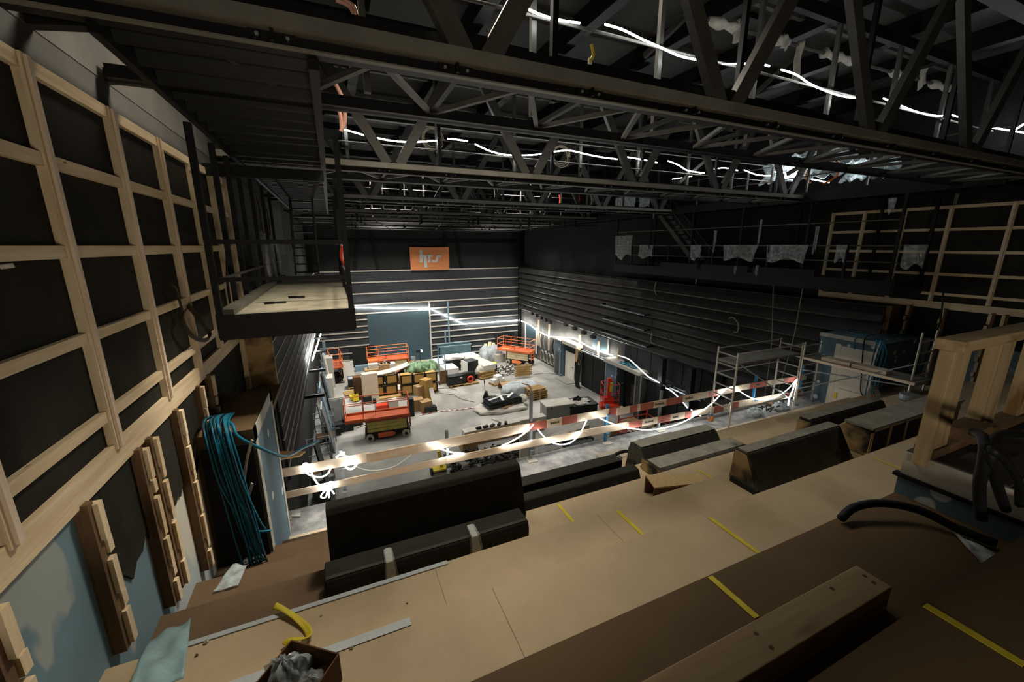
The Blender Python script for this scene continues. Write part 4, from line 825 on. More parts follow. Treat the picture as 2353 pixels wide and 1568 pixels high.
# ---------------------------------------------------------------- right: concrete plinth, timber balustrade, hoses
pl = struct('wall_plinth', B(4.55, 9.5, .95, 1.56, -2.2, -1.78), 'grey_wall', 'concrete block plinth under the timber balustrade', 'wall')
obj('block_face', B(4.53, 4.56, .6, 1.56, -2.0, -1.79), 'white_dusty', pl); obj('blue_base', B(4.53, 4.56, .6, 1.57, -2.2, -2.02), 'drywall_spots', pl); obj('edge_trim', B(4.5, 4.57, .6, 1.6, -2.03, -2.0), 'black_steel', pl)
obj('blue_front', B(4.55, 9.5, 1.56, 1.575, -2.6, -2.0), 'drywall_spots', pl)
t = thing('timber_balustrade', 'pine balustrade frame with wide uprights on the concrete plinth', 'balustrade', (6, 1.5, -1.78))
obj('bottom_plate', B(4.55, 9.4, 1.38, 1.52, -1.78, -1.7), 'brown_x', t); obj('top_rail', B(4.5, 9.4, 1.36, 1.54, -.83, -.74), 'timber_x', t, bevel=.006)
for k, x in enumerate((4.62, 5.5, 6.38, 7.26, 8.14)): obj('upright', B(x - .12, x + .17, 1.4, 1.5, -1.86 if k == 0 else -1.7, -.83), 'timber_z', t, bevel=.006)
def hose(name, px, Y, r, label):
    pts = [ey(x, y, Y if not isinstance(Y, (list, tuple)) else Y[i]) for i, (x, y) in enumerate(px)]
    return single(name, MB().tube(smooth_path(pts), r, 12), 'rubber', label, 'hose', smooth=True)
z = -2.17
hp = [ez(1933, 1192, -2.15), ez(1960, 1168, -2.1), ez(2010, 1157, -2.07), ez(2070, 1162, -2.08), ez(2130, 1180, -2.1), ez(2200, 1215, -2.14), ez(2290, 1250, -2.15)]
single('black_hose', MB().tube(smooth_path(hp), .032, 12), 'rubber', 'thick black hose arching over the boards in front of the plinth', 'hose', smooth=True)
hose('black_hose', ((2255, 1190), (2250, 1120), (2262, 1060), (2262, 1010), (2235, 993)), (.95, .93, .9, .95, 1.3), .034, 'thick black hose hanging down from the balustrade, nearest the post')
hose('black_hose', ((2310, 1170), (2290, 1110), (2275, 1040), (2300, 1000), (2345, 998)), (.9, .88, .88, .95, 1.2), .03, 'thick black hose hanging from the balustrade, middle one')
hose('black_hose', ((2342, 1160), (2340, 1110), (2310, 1060), (2285, 1040), (2278, 1030)), (.85, .84, .84, .86, .88), .025, 'thinner black hose at the right edge by the balustrade')
t = thing('dark_bucket_bag', 'dark rubble bag slumped against the plinth at the right edge', 'bag', (4.0, .75, -2.2)); obj('bag', lump((4.08, .55, -2.2), (.42, .26, .16), 15, .1, 10), 'rubber', t, smooth=True)
sheet_on('plastic_sheet', ((2190, 1230), (2205, 1240), (2330, 1300), (2260, 1310)), (-2.19, -2.19, -2.19, -2.19), 'plastic_dense', 'crumpled pale plastic beneath the rubble bag at the right edge', 9)
single('timber_offcut', B(5.0, 5.35, 1.3, 1.5, -1.7, -1.58), 'brown_x', 'dark offcut lying on the plate between the balustrade uprights', 'timber')
# ---------------------------------------------------------------- left: hoses and cables at the portal
r = random.Random(11)
for k in range(22):
    u = k / 21; x0_ = -1.68 + .26 * u + r.uniform(-.02, .02); yy = 5.62 - r.uniform(0, .06)
    zt = -2.22 + r.uniform(-.02, .06); drop = -3.5 - 1.1 * r.random()
    pts = [(x0_ - .03, 6.3, -2.26), (x0_, 5.85, zt + .02), (x0_ + .06, yy + .02, zt - .12), (x0_ + .12, yy - .02, -2.9), (x0_ + .2 + r.uniform(-.03, .05), yy, (drop - 2.9) / 2 - .2), (x0_ + .24 + r.uniform(-.05, .05), yy + .02, drop)]
    single('blue_conduit', MB().tube(smooth_path(pts), .011, 6), 'hose_blue' if k % 5 else 'rubber', 'blue conduit hanging in the bundle at the left portal' if k % 5 else 'black cable hanging among the blue conduits at the left portal', 'conduit', 'blue conduits at the left portal' if k % 5 else 'black cables at the left portal', smooth=True)
single('blue_conduit', MB().tube(smooth_path([(-1.66, 6.2, -2.25), (-1.38, 5.8, -2.22), (-1.3, 5.66, -2.35), (-1.08, 5.75, -2.62), (-.9, 6.2, -3.0), (-.72, 6.8, -3.2), (-.52, 7.3, -3.35)]), .02, 8), 'hose_blue', 'long blue conduit swinging out from the left portal over the rail', 'conduit', smooth=True)
single('blue_conduit', MB().tube(smooth_path([(-1.4, 5.68, -3.7), (-1.25, 5.68, -3.78), (-1.12, 5.7, -3.82)]), .016, 8), 'hose_blue', 'short blue conduit end sticking out beside the left portal face', 'conduit', smooth=True)
for k in range(5):
    pts = [ey(x + 3 * k, y + 2 * k, 5.65) for x, y in ((578, 1010), (565, 1060), (560, 1110), (568, 1140), (578, 1110))] if k < 2 else [ez(x - 4 * (k - 2), y + 3 * (k - 2), -4.55 + .02 * k) for x, y in ((630, 1185), (612, 1205), (605, 1235), (620, 1250), (632, 1225), (624, 1190), (606, 1210))]
    single('white_cable', MB().tube(smooth_path(pts), .01, 6), 'white_dusty', ('thin white cable loop hanging with the blue conduits, left one', 'thin white cable loop hanging with the blue conduits, right one', 'white cable coil at the foot of the left portal, top loop', 'white cable coil at the foot of the left portal, middle loop', 'white cable coil at the foot of the left portal, lowest loop')[k], 'cable')
# right portal cables
for k in range(9):
    a = 6.05 - .02 * k; pts = [(14.3 - .02 * (k % 3), a + .1, -2.72), (14.2, a, -2.68), (14.17 - .01 * k, a - .06 * (k % 4), -3.0), (14.18 - .012 * k, a - .05 * (k % 4), -3.9), (14.2, a - .03 * k, -4.9)]
    single('blue_conduit', MB().tube(smooth_path(pts), .017, 6), 'hose_blue' if k != 4 else 'white_sheet', 'blue conduit hanging in the bundle at the right portal' if k != 4 else 'single white conduit in the blue bundle at the right portal', 'conduit', 'blue conduits at the right portal' if k != 4 else None, smooth=True)
for k, pts in enumerate(([(1990, 770), (1970, 772), (1962, 790), (1964, 803)], [(2010, 768), (1988, 778), (1982, 820), (1980, 860), (1978, 900), (1990, 915)], [(1895, 927), (1905, 935), (1925, 945)])):
    q = [ex(x, y, 14.25) for x, y in pts] if k < 2 else [ez(x, y, -4.97) for x, y in pts]
    single('conduit_end', MB().tube(smooth_path(q), .016, 6), ('hose_blue', 'rubber', 'hose_blue')[k], ('short blue conduit bent over the white door', 'black cable hanging down the white door', 'blue conduit lying on the floor in front of the white door')[k], 'conduit')
for k in range(3):
    c = ez(1990, 918, -4.7); single('white_cable', MB().tube([(13.6 + .24 * math.cos(a / 3) + .05 * k, 5.6 + .12 * math.sin(a / 3), -4.2 + .26 * math.sin(a / 3) + .03 * k) for a in range(0, 19)], .012, 6), 'cable_grey', 'pale cable coil standing in front of the white door', 'cable', 'pale cable coils by the white door')
# ================================================================ HALL FLOOR
ZF = -10.0
def at_floor(root, px, py, rz=0, dz=0): p = fl(px, py); root.location = (p[0], p[1], ZF + dz); root.rotation_euler = (0, 0, rz); return root
def scissor_lift(label, L=2.3, W_=1.1, body='lift_yellow', plat='orange', ext=.9, railh=1.05, zdeck=1.15, group='scissor lifts'):
    """built at the origin, long axis x, slide-out deck towards -x"""
    t = thing('scissor_lift', label, 'lift', (0, 0, 0), group)
    ch = MB(); ch.box(-L / 2, L / 2, -W_ / 2 + .12, W_ / 2 - .12, .18, .42); obj('chassis', ch, 'black_steel', t)
    pn = obj('chassis_panel', MB().prism([(-L * .22, .16), (L * .1, .16), (L * .17, .28), (L * .1, .4), (-L * .22, .4)], 'y', -W_ / 2 + .02, -W_ / 2 + .13), plat, t)
    obj('chassis_panel', B(-L * .25, L * .2, W_ / 2 - .13, W_ / 2 - .03, .16, .4), plat, t)
    for x in (-L * .4, L * .4):
        for y in (-W_ / 2 + .06, W_ / 2 - .06):
            w = obj('wheel', MB().cyl((x, y - .07, .2), (x, y + .07, .2), .2, 20), 'tyre', t); obj('hub', MB().cyl((x, y - .08, .2), (x, y + .08, .2), .09, 12), 'black_steel', w)
    for y in (-W_ / 2 + .1, W_ / 2 - .1):
        for k in range(3): obj('scissor_arm', B(-L * .47, L * .45, y - .03, y + .03, .5 + k * .2, .67 + k * .2), body, t)
        for x in (-L * .46, L * .44): obj('arm_stop', B(x - .03, x + .03, y - .05, y + .05, .4, 1.1), 'black_steel', t)
    for k in range(3): obj('cross_tube', MB().cyl((0, -W_ / 2 + .07, .58 + .2 * k), (0, W_ / 2 - .07, .58 + .2 * k), .03, 8), 'black_steel', t)
    obj('platform', B(-L / 2, L / 2, -W_ / 2, W_ / 2, zdeck, zdeck + .06), 'dusty_orange', t); obj('toe_board', MB().box(-L / 2, L / 2, -W_ / 2, -W_ / 2 + .03, zdeck - .02, zdeck + .17).box(-L / 2, L / 2, W_ / 2 - .03, W_ / 2, zdeck - .02, zdeck + .17).box(L / 2 - .03, L / 2, -W_ / 2, W_ / 2, zdeck - .02, zdeck + .17), plat, t)
    if ext: obj('extension_deck', MB().box(-L / 2 - ext, -L / 2, -W_ / 2 + .04, W_ / 2 - .04, zdeck - .02, zdeck + .04).box(-L / 2 - ext, -L / 2, -W_ / 2 + .04, -W_ / 2 + .07, zdeck, zdeck + .17).box(-L / 2 - ext, -L / 2, W_ / 2 - .07, W_ / 2 - .04, zdeck, zdeck + .17).box(-L / 2 - ext, -L / 2 - ext + .03, -W_ / 2 + .04, W_ / 2 - .04, zdeck, zdeck + .17), plat, t)
    xs = [-L / 2 - ext, -L / 2, -L / 6, L / 6, L / 2] if ext else [-L / 2, 0, L / 2]
    zt = zdeck + railh
    for sgn in (-1, 1):
        y = sgn * (W_ / 2 - .03)
        for z in (zt, zt - .5): obj('guard_rail', MB().tube([(xs[0], y, z), (xs[-1], y, z)], .022, 6), plat, t)
        for x in (xs[0], xs[1], xs[-1]): obj('rail_post', MB().tube([(x, y, zdeck), (x, y, zt)], .02, 6), plat, t)
    for x in (xs[0], xs[-1]):
        for z in (zt, zt - .5): obj('end_rail', MB().tube([(x, -W_ / 2 + .03, z), (x, W_ / 2 - .03, z)], .022, 6), plat, t)
    c = obj('control_box', B(-L * .28, -L * .2, -.12, .12, zt - .25, zt - .05), 'black_case', t); obj('bracket', MB().tube([(-L * .24, 0, zdeck), (-L * .24, 0, zt - .2)], .015, 6), 'black_steel', c)
    ld = MB()
    for z in (.55, .8, 1.05): ld.box(L / 2 + .0, L / 2 + .07, -.22, .22, z, z + .04)
    for y in (-.22, .2): ld.box(L / 2, L / 2 + .06, y, y + .03, .4, 1.15)
    obj('ladder', ld, plat, t); return t
l1 = scissor_lift('orange scissor lift with yellow arms, nearest the balcony'); l1.location = (1.9, 21.0, ZF); l1.rotation_euler = (0, 0, math.radians(-4))
l2 = scissor_lift('bright orange scissor lift against the teal panel of the far wall', body='lift_cream', plat='orange_bright', ext=.8); l2.location = (3.75, 32.2, ZF); l2.rotation_euler = (0, 0, 0)
l3 = scissor_lift('narrow bright orange scissor lift seen end on by the left wall', 2.0, .85, 'lift_cream', 'orange_bright', 0, 1.05, 1.2); l3.location = (-.5, 32.0, ZF); l3.rotation_euler = (0, 0, math.radians(96))
l4 = scissor_lift('bright orange scissor lift in the far right corner', 2.3, 1.1, 'lift_cream', 'orange_bright', .8); l4.location = (14.1, 30.3, ZF); l4.rotation_euler = (0, 0, math.radians(-52))
# red mast lift
t = thing('mast_lift', 'red vertical mast lift with a small caged basket by the blue pier', 'lift', (0, 0, 0)); 
obj('base', B(-.55, .55, -.4, .4, .1, .38), 'lift_red', t); obj('mast', B(-.12, .12, .1, .34, .3, 2.0), 'lift_red', t); obj('battery_box', B(-.3, .3, .05, .38, .38, .75), 'lift_red', t); obj('yellow_control', B(.0, .16, -.02, .1, 1.2, 1.75), 'yellow', t)
for x in (-.5, .5):
    for y in (-.36, .36): obj('basket_post', MB().tube([(x, y, .38), (x, y, 1.75)], .022, 6), 'lift_red', t); obj('caster', MB().cyl((x - .03, y, .07), (x + .03, y, .07), .07, 12), 'black_steel', t)
for z in (1.75, 1.2, .75):
    for y in (-.36, .36): obj('basket_rail', MB().tube([(-.5, y, z), (.5, y, z)], .02, 6), 'lift_red', t)
    for x in (-.5, .5): obj('basket_rail', MB().tube([(x, -.36, z), (x, .36, z)], .02, 6), 'lift_red', t)
m = MB()
for i in range(5): m.box(.0 + .07 * i, .05 + .07 * i, -.412, -.4, .2, .27)
obj('white_lettering', m, 'white_sheet', t)
t.location = (15.0, 19.0, ZF); t.rotation_euler = (0, 0, math.radians(-25))
# ---------------------------------------------------------------- pallets and boxes
def pallet(label, loc, rz=0, L=1.2, W_=.8, group=None, tilt=0):
    t = thing('pallet', label, 'pallet', (0, 0, 0), group)
    for i in range(5): y = -W_ / 2 + .05 + i * (W_ - .1) / 4; obj('top_board', B(-L / 2, L / 2, y - .055, y + .055, .12, .144), 'pallet', t)
    for i in range(3):
        y = -W_ / 2 + .06 + i * (W_ - .12) / 2; obj('bottom_board', B(-L / 2, L / 2, y - .05, y + .05, 0, .022), 'pallet', t)
        for x in (-L / 2 + .07, 0, L / 2 - .07): obj('block', B(x - .07, x + .07, y - .05, y + .05, .022, .12), 'pallet', t)
    t.location = loc; t.rotation_euler = (tilt, 0, rz); return t
def box_(name, label, cat, c, sz, rz=0, m_='cardboard', group=None, tilt=0, bevel=0):
    o = single(name, MB().cbox((0, 0, sz[2] / 2), sz), m_, label, cat, group, origin=(0, 0, 0), bevel=bevel); o.location = c; o.rotation_euler = (tilt, 0, rz); return o
p0_ = None
pc = ((fl(1218, 925)[0] + fl(1262, 915)[0]) / 2, 22.6)
names = ['bottom pallet of the small stack near the grey covered pile', 'second pallet of the small stack near the grey covered pile', 'third pallet of the small stack near the grey covered pile', 'fourth pallet of the small stack near the grey covered pile', 'topmost pallet of the small stack near the grey covered pile']
for k in range(5):
    if p0_ is None: p0_ = pallet(names[0], (pc[0], pc[1], ZF), .12, group='stacked pallets')
    else: dup(p0_, (pc[0] + .03 * (k % 2) - (.1 if k == 4 else 0), pc[1] + .02 * k, ZF + .146 * k), .12 + .03 * (k % 3) - .04, names[k])
c = fl(1205, 868)
for k in range(2): o = dup(p0_, (c[0] + .3 * k - .2, c[1] + .25 * k, ZF + .6), math.radians(80 - 14 * k), ('front pallet of two leaning upright in front of the right lift', 'rear pallet of two leaning upright in front of the right lift')[k], 'pallets leaning upright'); o.rotation_euler = (math.radians(90), 0, math.radians(-8 - 10 * k))
# insulation packs with black straps
def pack(c, sz, label, rz=0):
    t = thing('insulation_pack', label, 'pack', (0, 0, 0), 'brown insulation packs'); w, d, h = sz
    obj('wrap', MB().cbox((0, 0, h / 2), sz), 'paper_brown', t, bevel=.14)
    m = MB(); e = .012
    for x in (-w * .47, w * .47): m.box(x - .045, x + .045, -d / 2 - e, -d / 2 + .03, 0, h)
    m.box(-w / 2, w / 2, -d / 2 - e, -d / 2 + .03, 0, .06).box(-w / 2, w / 2, -d / 2 - e, -d / 2 + .03, h - .06, h)
    obj('strap', m, 'rubber', t, bevel=.01); t.location = c; t.rotation_euler = (0, 0, rz); return t
px0 = fl(935, 908); k = 0; dx = .78
lab = ['lower left', 'lower middle', 'lower right', 'upper left', 'upper middle', 'upper right']
first = None
for r_ in range(2):
    for i in range(3):
        c = (3.85 + i * .82, 26.7 - i * .06, ZF + .12 + r_ * .72); l = lab[r_ * 3 + i] + ' pack of the brown strapped insulation wall'
        if first is None: first = pack(c, (.8, .7, .7), l)
        else: dup(first, c, 0, l)
for i, (x, y, z) in enumerate(((2.0, 27.2, .1), (2.85, 27.2, .1), (2.0, 27.3, .8), (2.9, 27.25, .82))):
    dup(first, (x, y, ZF + z), .05 * i, ['left one of the two lower packs behind the near lift', 'right one of the two lower packs behind the near lift', 'left one of the two upper packs behind the near lift', 'right one of the two upper packs behind the near lift'][i])
single('pack_plinth', B(1.6, 6.0, 26.4, 27.7, ZF, ZF + .11), 'pallet', 'timber bearers under the brown insulation packs', 'timber')
single('bent_sheets', MB().grid(lambda u, v: (1.9 + 2.3 * u, 27.0 + .9 * v, ZF + 1.55 + .45 * u * u + .03 * math.sin(6 * v)), 16, 4), 'white_dusty', 'bent pale sheets lying across the insulation packs', 'sheet', solid=.06)
single('ply_crate', MB().cbox((1.35, 27.0, ZF + .98), (.85, .5, 1.7), .06).hexa([(.95, 26.75, ZF + 1.83), (1.75, 26.8, ZF + 1.98), (1.75, 27.25, ZF + 1.98), (.95, 27.2, ZF + 1.83), (.95, 26.75, ZF + 1.85), (1.75, 26.8, ZF + 2.0), (1.75, 27.25, ZF + 2.0), (.95, 27.2, ZF + 1.85)]), 'ply_pale', 'tall pale plywood crate behind the near lift', 'crate') if False else box_('ply_crate', 'tall pale plywood crate behind the near lift', 'crate', (1.5, 26.5, ZF), (.95, .5, 1.95), .08, 'ply_pale')
box_('tool_shelf', 'low cluttered tool rack beside the pale plywood crate', 'rack', (.75, 27.2, ZF), (.5, .5, 1.6), 0, 'cardboard_dark')
_q = lambda x, y: fl(x, y)[:2]
cb = [(_q(858, 876), (1.1, .8, 1.0), 'brown carton left of the pale upright sheets', 'cardboard'), (_q(887, 874), (.8, .7, 1.35), 'tall brown carton topped with clutter in the middle of the hall', 'cardboard'), (_q(903, 873), (.45, .7, 1.35), 'pale side of a tall carton in the middle of the hall', 'white_dusty'), (_q(872, 884), (.5, .5, .6), 'small pale carton on the hall floor behind the crate', 'white_dusty'), (_q(908, 882), (.7, .6, .5), 'low brown carton in front of the tall cartons', 'cardboard_dark'), ((*_q(860, 875), 1.0), (.7, .5, .35), 'small carton on top of the left brown carton', 'white_dusty')]
for p, sz, l, m_ in cb: box_('carton', l, 'box', (p[0], p[1], ZF + (p[2] if len(p) > 2 else 0)), sz, R.uniform(-.15, .15), m_)
for i in range(5): c = (_q(887, 874)[0] - .25 + .25 * (i % 3), _q(887, 874)[1] - .1 + .25 * (i // 3), ZF + 1.35); box_('small_tool', 'small tool lying on the tall brown carton', 'tool', c, (.16, .12, .14 + .05 * (i % 2)), i, ('black_case', 'galv', 'black_case', 'orange', 'galv')[i], 'tools on the tall carton')
for k, (px, py, rx, ry, rz_) in enumerate(((953, 862, .75, .5, .45), (992, 860, .5, .45, .55))):
    c = fl(px, py); single('green_tarp', lump((c[0] - .4 * (k == 0), 27.0 if k == 0 else c[1], ZF + (1.5 if k == 0 else .3)), (rx, ry, rz_), 30 + k, .24, 14), 'tarp_green', ('green tarpaulin heaped on top of the insulation packs', 'green tarpaulin slumped behind the insulation packs')[k], 'tarpaulin', smooth=True)
# black crate on pallet, yellow pallet jack
c = fl(820, 893); pallet('pallet under the black crate beside the left aisle', (c[0], c[1] + .3, ZF), .05)
t = thing('black_crate', 'open black crate standing on a pallet left of the cartons', 'crate', (c[0], c[1] + .3, ZF + .15)); x, y = c[0], c[1] + .3
obj('body', B(x - .55, x + .55, y - .35, y + .35, ZF + .15, ZF + .75), 'black_case', t); obj('rim', MB().box(x - .58, x + .58, y - .38, y - .33, ZF + .74, ZF + .79).box(x - .58, x + .58, y + .33, y + .38, ZF + .74, ZF + .79).box(x - .58, x - .53, y - .38, y + .38, ZF + .74, ZF + .79).box(x + .53, x + .58, y - .38, y + .38, ZF + .74, ZF + .79), 'galv', t); obj('content', B(x - .5, x + .5, y - .3, y + .3, ZF + .7, ZF + .76), 'tarp_grey', t)
pallet('pallet in front of the black crate, carried by the yellow pallet jack', (fl(812, 905)[0], fl(812, 905)[1], ZF), .1)
def pallet_jack(label, loc, rz, m_):
    t = thing('pallet_jack', label, 'pallet jack', (0, 0, 0))
    for y in (-.2, .2): obj('fork', B(.1, 1.25, y - .08, y + .08, .06, .11), m_, t)
    obj('pump', MB().prism([(-.25, .08), (.15, .08), (.05, .5), (-.1, .5)], 'y', -.18, .18), m_, t); obj('wheel', MB().cyl((-.08, -.08, .1), (-.08, .08, .1), .1, 14), 'black_case', t)
    h = obj('handle', MB().tube([(-.08, 0, .4), (-.12, 0, 1.1)], .022, 8), 'black_steel', t); obj('grip', MB().tube([(-.12, -.02, 1.08), (-.13, -.16, 1.16), (-.14, -.12, 1.32), (-.14, .12, 1.32), (-.13, .16, 1.16), (-.12, .02, 1.08)], .018, 6), 'black_steel', h)
    t.location = loc; t.rotation_euler = (0, 0, rz); return t
pallet_jack('yellow pallet jack with black handle behind the near lift', (fl(818, 922)[0], fl(818, 922)[1], ZF), math.radians(95), 'yellow')
box_('black_box', 'small black box on the floor behind the near lift', 'box', fl(843, 925), (.6, .4, .45), 0, 'black_case'); box_('red_box', 'small red box on the floor behind the near lift', 'box', fl(878, 940), (.7, .45, .3), 0, 'lift_red')
box_('black_loudspeaker', 'black upright case just right of the near lift', 'case', fl(945, 955), (.35, .4, 1.1), 0, 'black_case'); box_('white_tub', 'white tub with dark contents behind the near lift', 'tub', fl(903, 935), (.6, .5, .5), .1, 'white_dusty')
# heap of cartons with a board
hp_ = [((960, 942), (.7, .6, .75), 'brown carton at the left of the carton heap', 'cardboard'), ((978, 945), (.65, .6, .7), 'brown carton in the middle of the carton heap', 'cardboard'), ((970, 938), (.6, .55, .6), 'brown carton on top of the carton heap', 'cardboard'), ((985, 935), (.6, .6, 1.7), 'tall brown carton at the back of the carton heap', 'paper_brown')]
for k, (p, sz, l, m_) in enumerate(hp_): c = fl(*p); box_('carton', l, 'box', (c[0], c[1] + (.5 if k > 1 else 0), ZF + (.75 if k == 2 else 0)), sz, .2 * k, m_)
c = fl(988, 946); box_('black_toolbox', 'black toolbox in front of the carton heap', 'box', (c[0], c[1], ZF), (.75, .5, .35), .1, 'black_case')
a, b = fl(1003, 945), ey(990, 892, 24.3); single('leaning_board', MB().bar((a[0], a[1], ZF + .05), b, .28, .05), 'white_dusty', 'pale perforated board leaning on the carton heap', 'board')
# black bundle on dusty pallet
c = fl(1155, 938); t = thing('black_bundle', 'black strapped bundle of boards on a dusty base in the middle of the floor', 'bundle', (c[0], c[1], ZF)); x, y = c[0], c[1]
obj('dusty_base', lump((x - .1, y, ZF), (1.6, .9, .22), 51, .08, 14, e=.6), 'white_dusty', t, smooth=True)
for i in range(5): obj('board_layer', MB().cbox((x + .05 * (i % 2), y, ZF + .42 + .07 * i), (2.5 - .12 * i, 1.0, .06), .12 + .04 * math.sin(2 * i)), 'black_case', t)
for i, (dx_, dy_, a) in enumerate(((-.6, -.1, .4), (.1, .15, -.3), (.5, -.05, .8), (-.2, -.3, 1.4))): obj('torn_paper', MB().cbox((x + dx_, y + dy_, ZF + .78 + .02 * i), (.9, .16, .015), a), 'white_sheet', t)
obj('pale_board', MB().bar((x - .2, y - .7, ZF + .3), (x + 1.5, y + .1, ZF + .36), .2, .04), 'cardboard', t); obj('foil_flap', lump((x + 1.35, y - .1, ZF + .35), (.35, .3, .28), 52, .15), 'white_dusty', t, smooth=True)
pallet_jack('black pallet jack standing behind the black bundle', (fl(1120, 915)[0] - .1, fl(1120, 915)[1] - .1, ZF), math.radians(-25), 'black_steel')
c = fl(1178, 912); single('grey_covered_pile', lump((c[0] + .75, c[1] + .3, ZF), (1.35, .8, .6), 53, .07, 16, e=.55), 'tarp_grey', 'pile under a grey tarpaulin behind the black bundle', 'pile', smooth=True)
c = fl(1170, 893); single('carton_roll', MB().grid(lambda u, v: (c[0] - .7 + 1.5 * v, c[1] + .45 * math.cos(math.pi * u), ZF + .48 * math.sin(math.pi * u) + .01), 14, 4), 'cardboard', 'arched brown carton sheet behind the grey covered pile', 'carton', solid=.04)
# grey crate and black tray
c = fl(1280, 962); t = thing('grey_case', 'large grey case with a lid on the floor behind the guard rail', 'case', (c[0] + .2, c[1] + .4, ZF)); x, y = c[0] + .2, c[1] + .4
obj('body', MB().cbox((x, y, ZF + .4), (1.75, 1.0, .8), -.1), 'grey_box', t); obj('lid', MB().cbox((x, y, ZF + .83), (1.8, 1.05, .06), -.1), 'white_dusty', t); obj('latch', MB().cbox((x - .6, y - .45, ZF + .7), (.06, .05, .12), -.1), 'black_case', t)
c = fl(1335, 952); x, y = c[0] + .1, c[1] + .35; t = thing('black_tray', 'black tray full of small parts beside the large grey case', 'tray', (x, y, ZF))
obj('body', MB().cbox((x, y, ZF + .35), (1.8, 1.2, .55), -.12), 'black_case', t); obj('rim', MB().cbox((x, y, ZF + .64), (1.9, 1.3, .06), -.12), 'black_steel', t); obj('contents', lump((x, y, ZF + .64), (.7, .45, .1), 54, .25), 'white_dusty', t); obj('dark_lump', lump((x - .1, y + .1, ZF + .66), (.22, .2, .22), 55, .25), 'rubber', t)
# far objects by the end wall
a, b = fl(1003, 832), fl(1078, 826); t = thing('teal_container', 'long teal open container standing at the far wall', 'container', ((a[0] + b[0]) / 2, 33.4, ZF)); x0, x1 = a[0] + .1, b[0] + .1
obj('front_side', B(x0, x1, 33.0, 33.06, ZF, ZF + 1.5), 'teal_box', t); obj('back_side', B(x0, x1, 33.75, 33.81, ZF, ZF + 1.55), 'teal_box', t); obj('end_side', B(x0, x0 + .06, 33.0, 33.8, ZF, ZF + 1.5), 'teal_box', t); obj('end_side', B(x1 - .06, x1, 33.0, 33.8, ZF, ZF + 1.5), 'teal_box', t); obj('bottom', B(x0, x1, 33.0, 33.8, ZF + .2, ZF + .3), 'teal_box', t)
obj('rim', MB().tube([(x0, 33.03, ZF + 1.52), (x1, 33.03, ZF + 1.52), (x1, 33.78, ZF + 1.57), (x0, 33.78, ZF + 1.57)], .05, 8, closed=True), 'blue_grey', t)
for k, x in enumerate((x0 + .95, x0 + 1.3)): single('grey_pipe', MB().cyl((x, 34.5, ZF + 0), (x, 34.5, ZF + (2.6 if k == 0 else 5.2)), .07, 10), 'blue_grey', ('short grey pipe rising behind the teal container', 'tall grey pipe rising behind the teal container')[k], 'pipe')
c = fl(1010, 850); single('white_slab_pack', MB().cbox((7.6, 30.8, ZF + .35), (1.1, 3.4, .7), .08), 'white_sheet', 'long pack of white slabs beside the teal container', 'slabs')
t = thing('hand_truck', 'grey hand truck with a brown plate near the white slabs', 'hand truck', (fl(1020, 885)[0], fl(1020, 885)[1], ZF)); x, y = fl(1020, 885)[:2]
for d in (-.25, .25): obj('upright', MB().tube([(x + d, y + .15, ZF + .1), (x + d, y + .45, ZF + 2.2)], .04, 8), 'blue_grey', t)
for z in (.9, 1.5, 2.15): obj('cross_bar', MB().tube([(x - .25, y + .15 + z * .14, ZF + z), (x + .25, y + .15 + z * .14, ZF + z)], .03, 6), 'blue_grey', t)
obj('back_plate', MB().cbox((x, y, ZF + .6), (.62, .06, 1.0), 0, -.1), 'brown_z', t)
for d in (-.3, .3): obj('wheel', MB().cyl((x + d - .04, y + .2, ZF + .14), (x + d + .04, y + .2, ZF + .14), .14, 14), 'black_case', t)
c = fl(1045, 852); t = thing('storage_chest', 'black trunk under a crumpled white cloth near the teal container', 'trunk', (c[0], c[1] + .4, ZF)); x, y = c[0], c[1] + .4; obj('body', B(x - .75, x + .75, y - .5, y + .5, ZF + .1, ZF + .95), 'black_case', t); single('white_cloth', lump((x, y, ZF + .96), (.85, .6, .2), 56, .12, 14, e=.6), 'white_sheet', 'crumpled white cloth on the black trunk', 'cloth', smooth=True)
c = fl(1085, 872); t = thing('black_cabinet', 'black upright cabinet with one white side near the slab stack', 'cabinet', (c[0], c[1] + .4, ZF)); x, y = c[0], c[1] + .4; obj('body', MB().cbox((x, y, ZF + .75), (.9, .9, 1.4), .3), 'black_case', t, bevel=.02); obj('white_side', MB().cbox((x - .5, y - .12, ZF + .78), (.05, .85, 1.3), .3), 'white_sheet', t); obj('foot_rail', MB().cbox((x, y, ZF + .04), (.8, .8, .08), .3), 'black_steel', t)
pallet('pallet under the two black cases in front of the trunk', (fl(1050, 888)[0], fl(1050, 888)[1] + .2, ZF), .1); pallet('pallet carrying the red hose reel', (fl(1078, 884)[0] + .1, fl(1078, 884)[1] + .2, ZF), .1)
c = fl(1050, 888); t = thing('black_case', 'long black case on the pallet in front of the trunk', 'case', (c[0], c[1] + .2, ZF + .15)); obj('body', MB().cbox((c[0], c[1] + .2, ZF + .45), (1.3, .6, .6), .1), 'black_case', t, bevel=.02); obj('lid', MB().cbox((c[0], c[1] + .2, ZF + .78), (1.34, .64, .06), .1), 'black_steel', t); obj('latch', MB().cbox((c[0] + .3, c[1] - .12, ZF + .66), (.2, .04, .1), .1), 'white_dusty', t)
c = fl(1078, 884); box_('black_case', 'shorter black case behind the red hose reel', 'case', (c[0] + .1, c[1] + .35, ZF + .146), (.9, .4, .7), .1, 'black_case'); single('hose_reel', MB().tube([(c[0] + .1 + .2 * math.cos(a), c[1] - .02, ZF + .42 + .2 * math.sin(a)) for a in [i * .5 for i in range(13)]], .07, 8), 'lift_red', 'red hose reel in front of the shorter black case', 'hose reel', smooth=True)
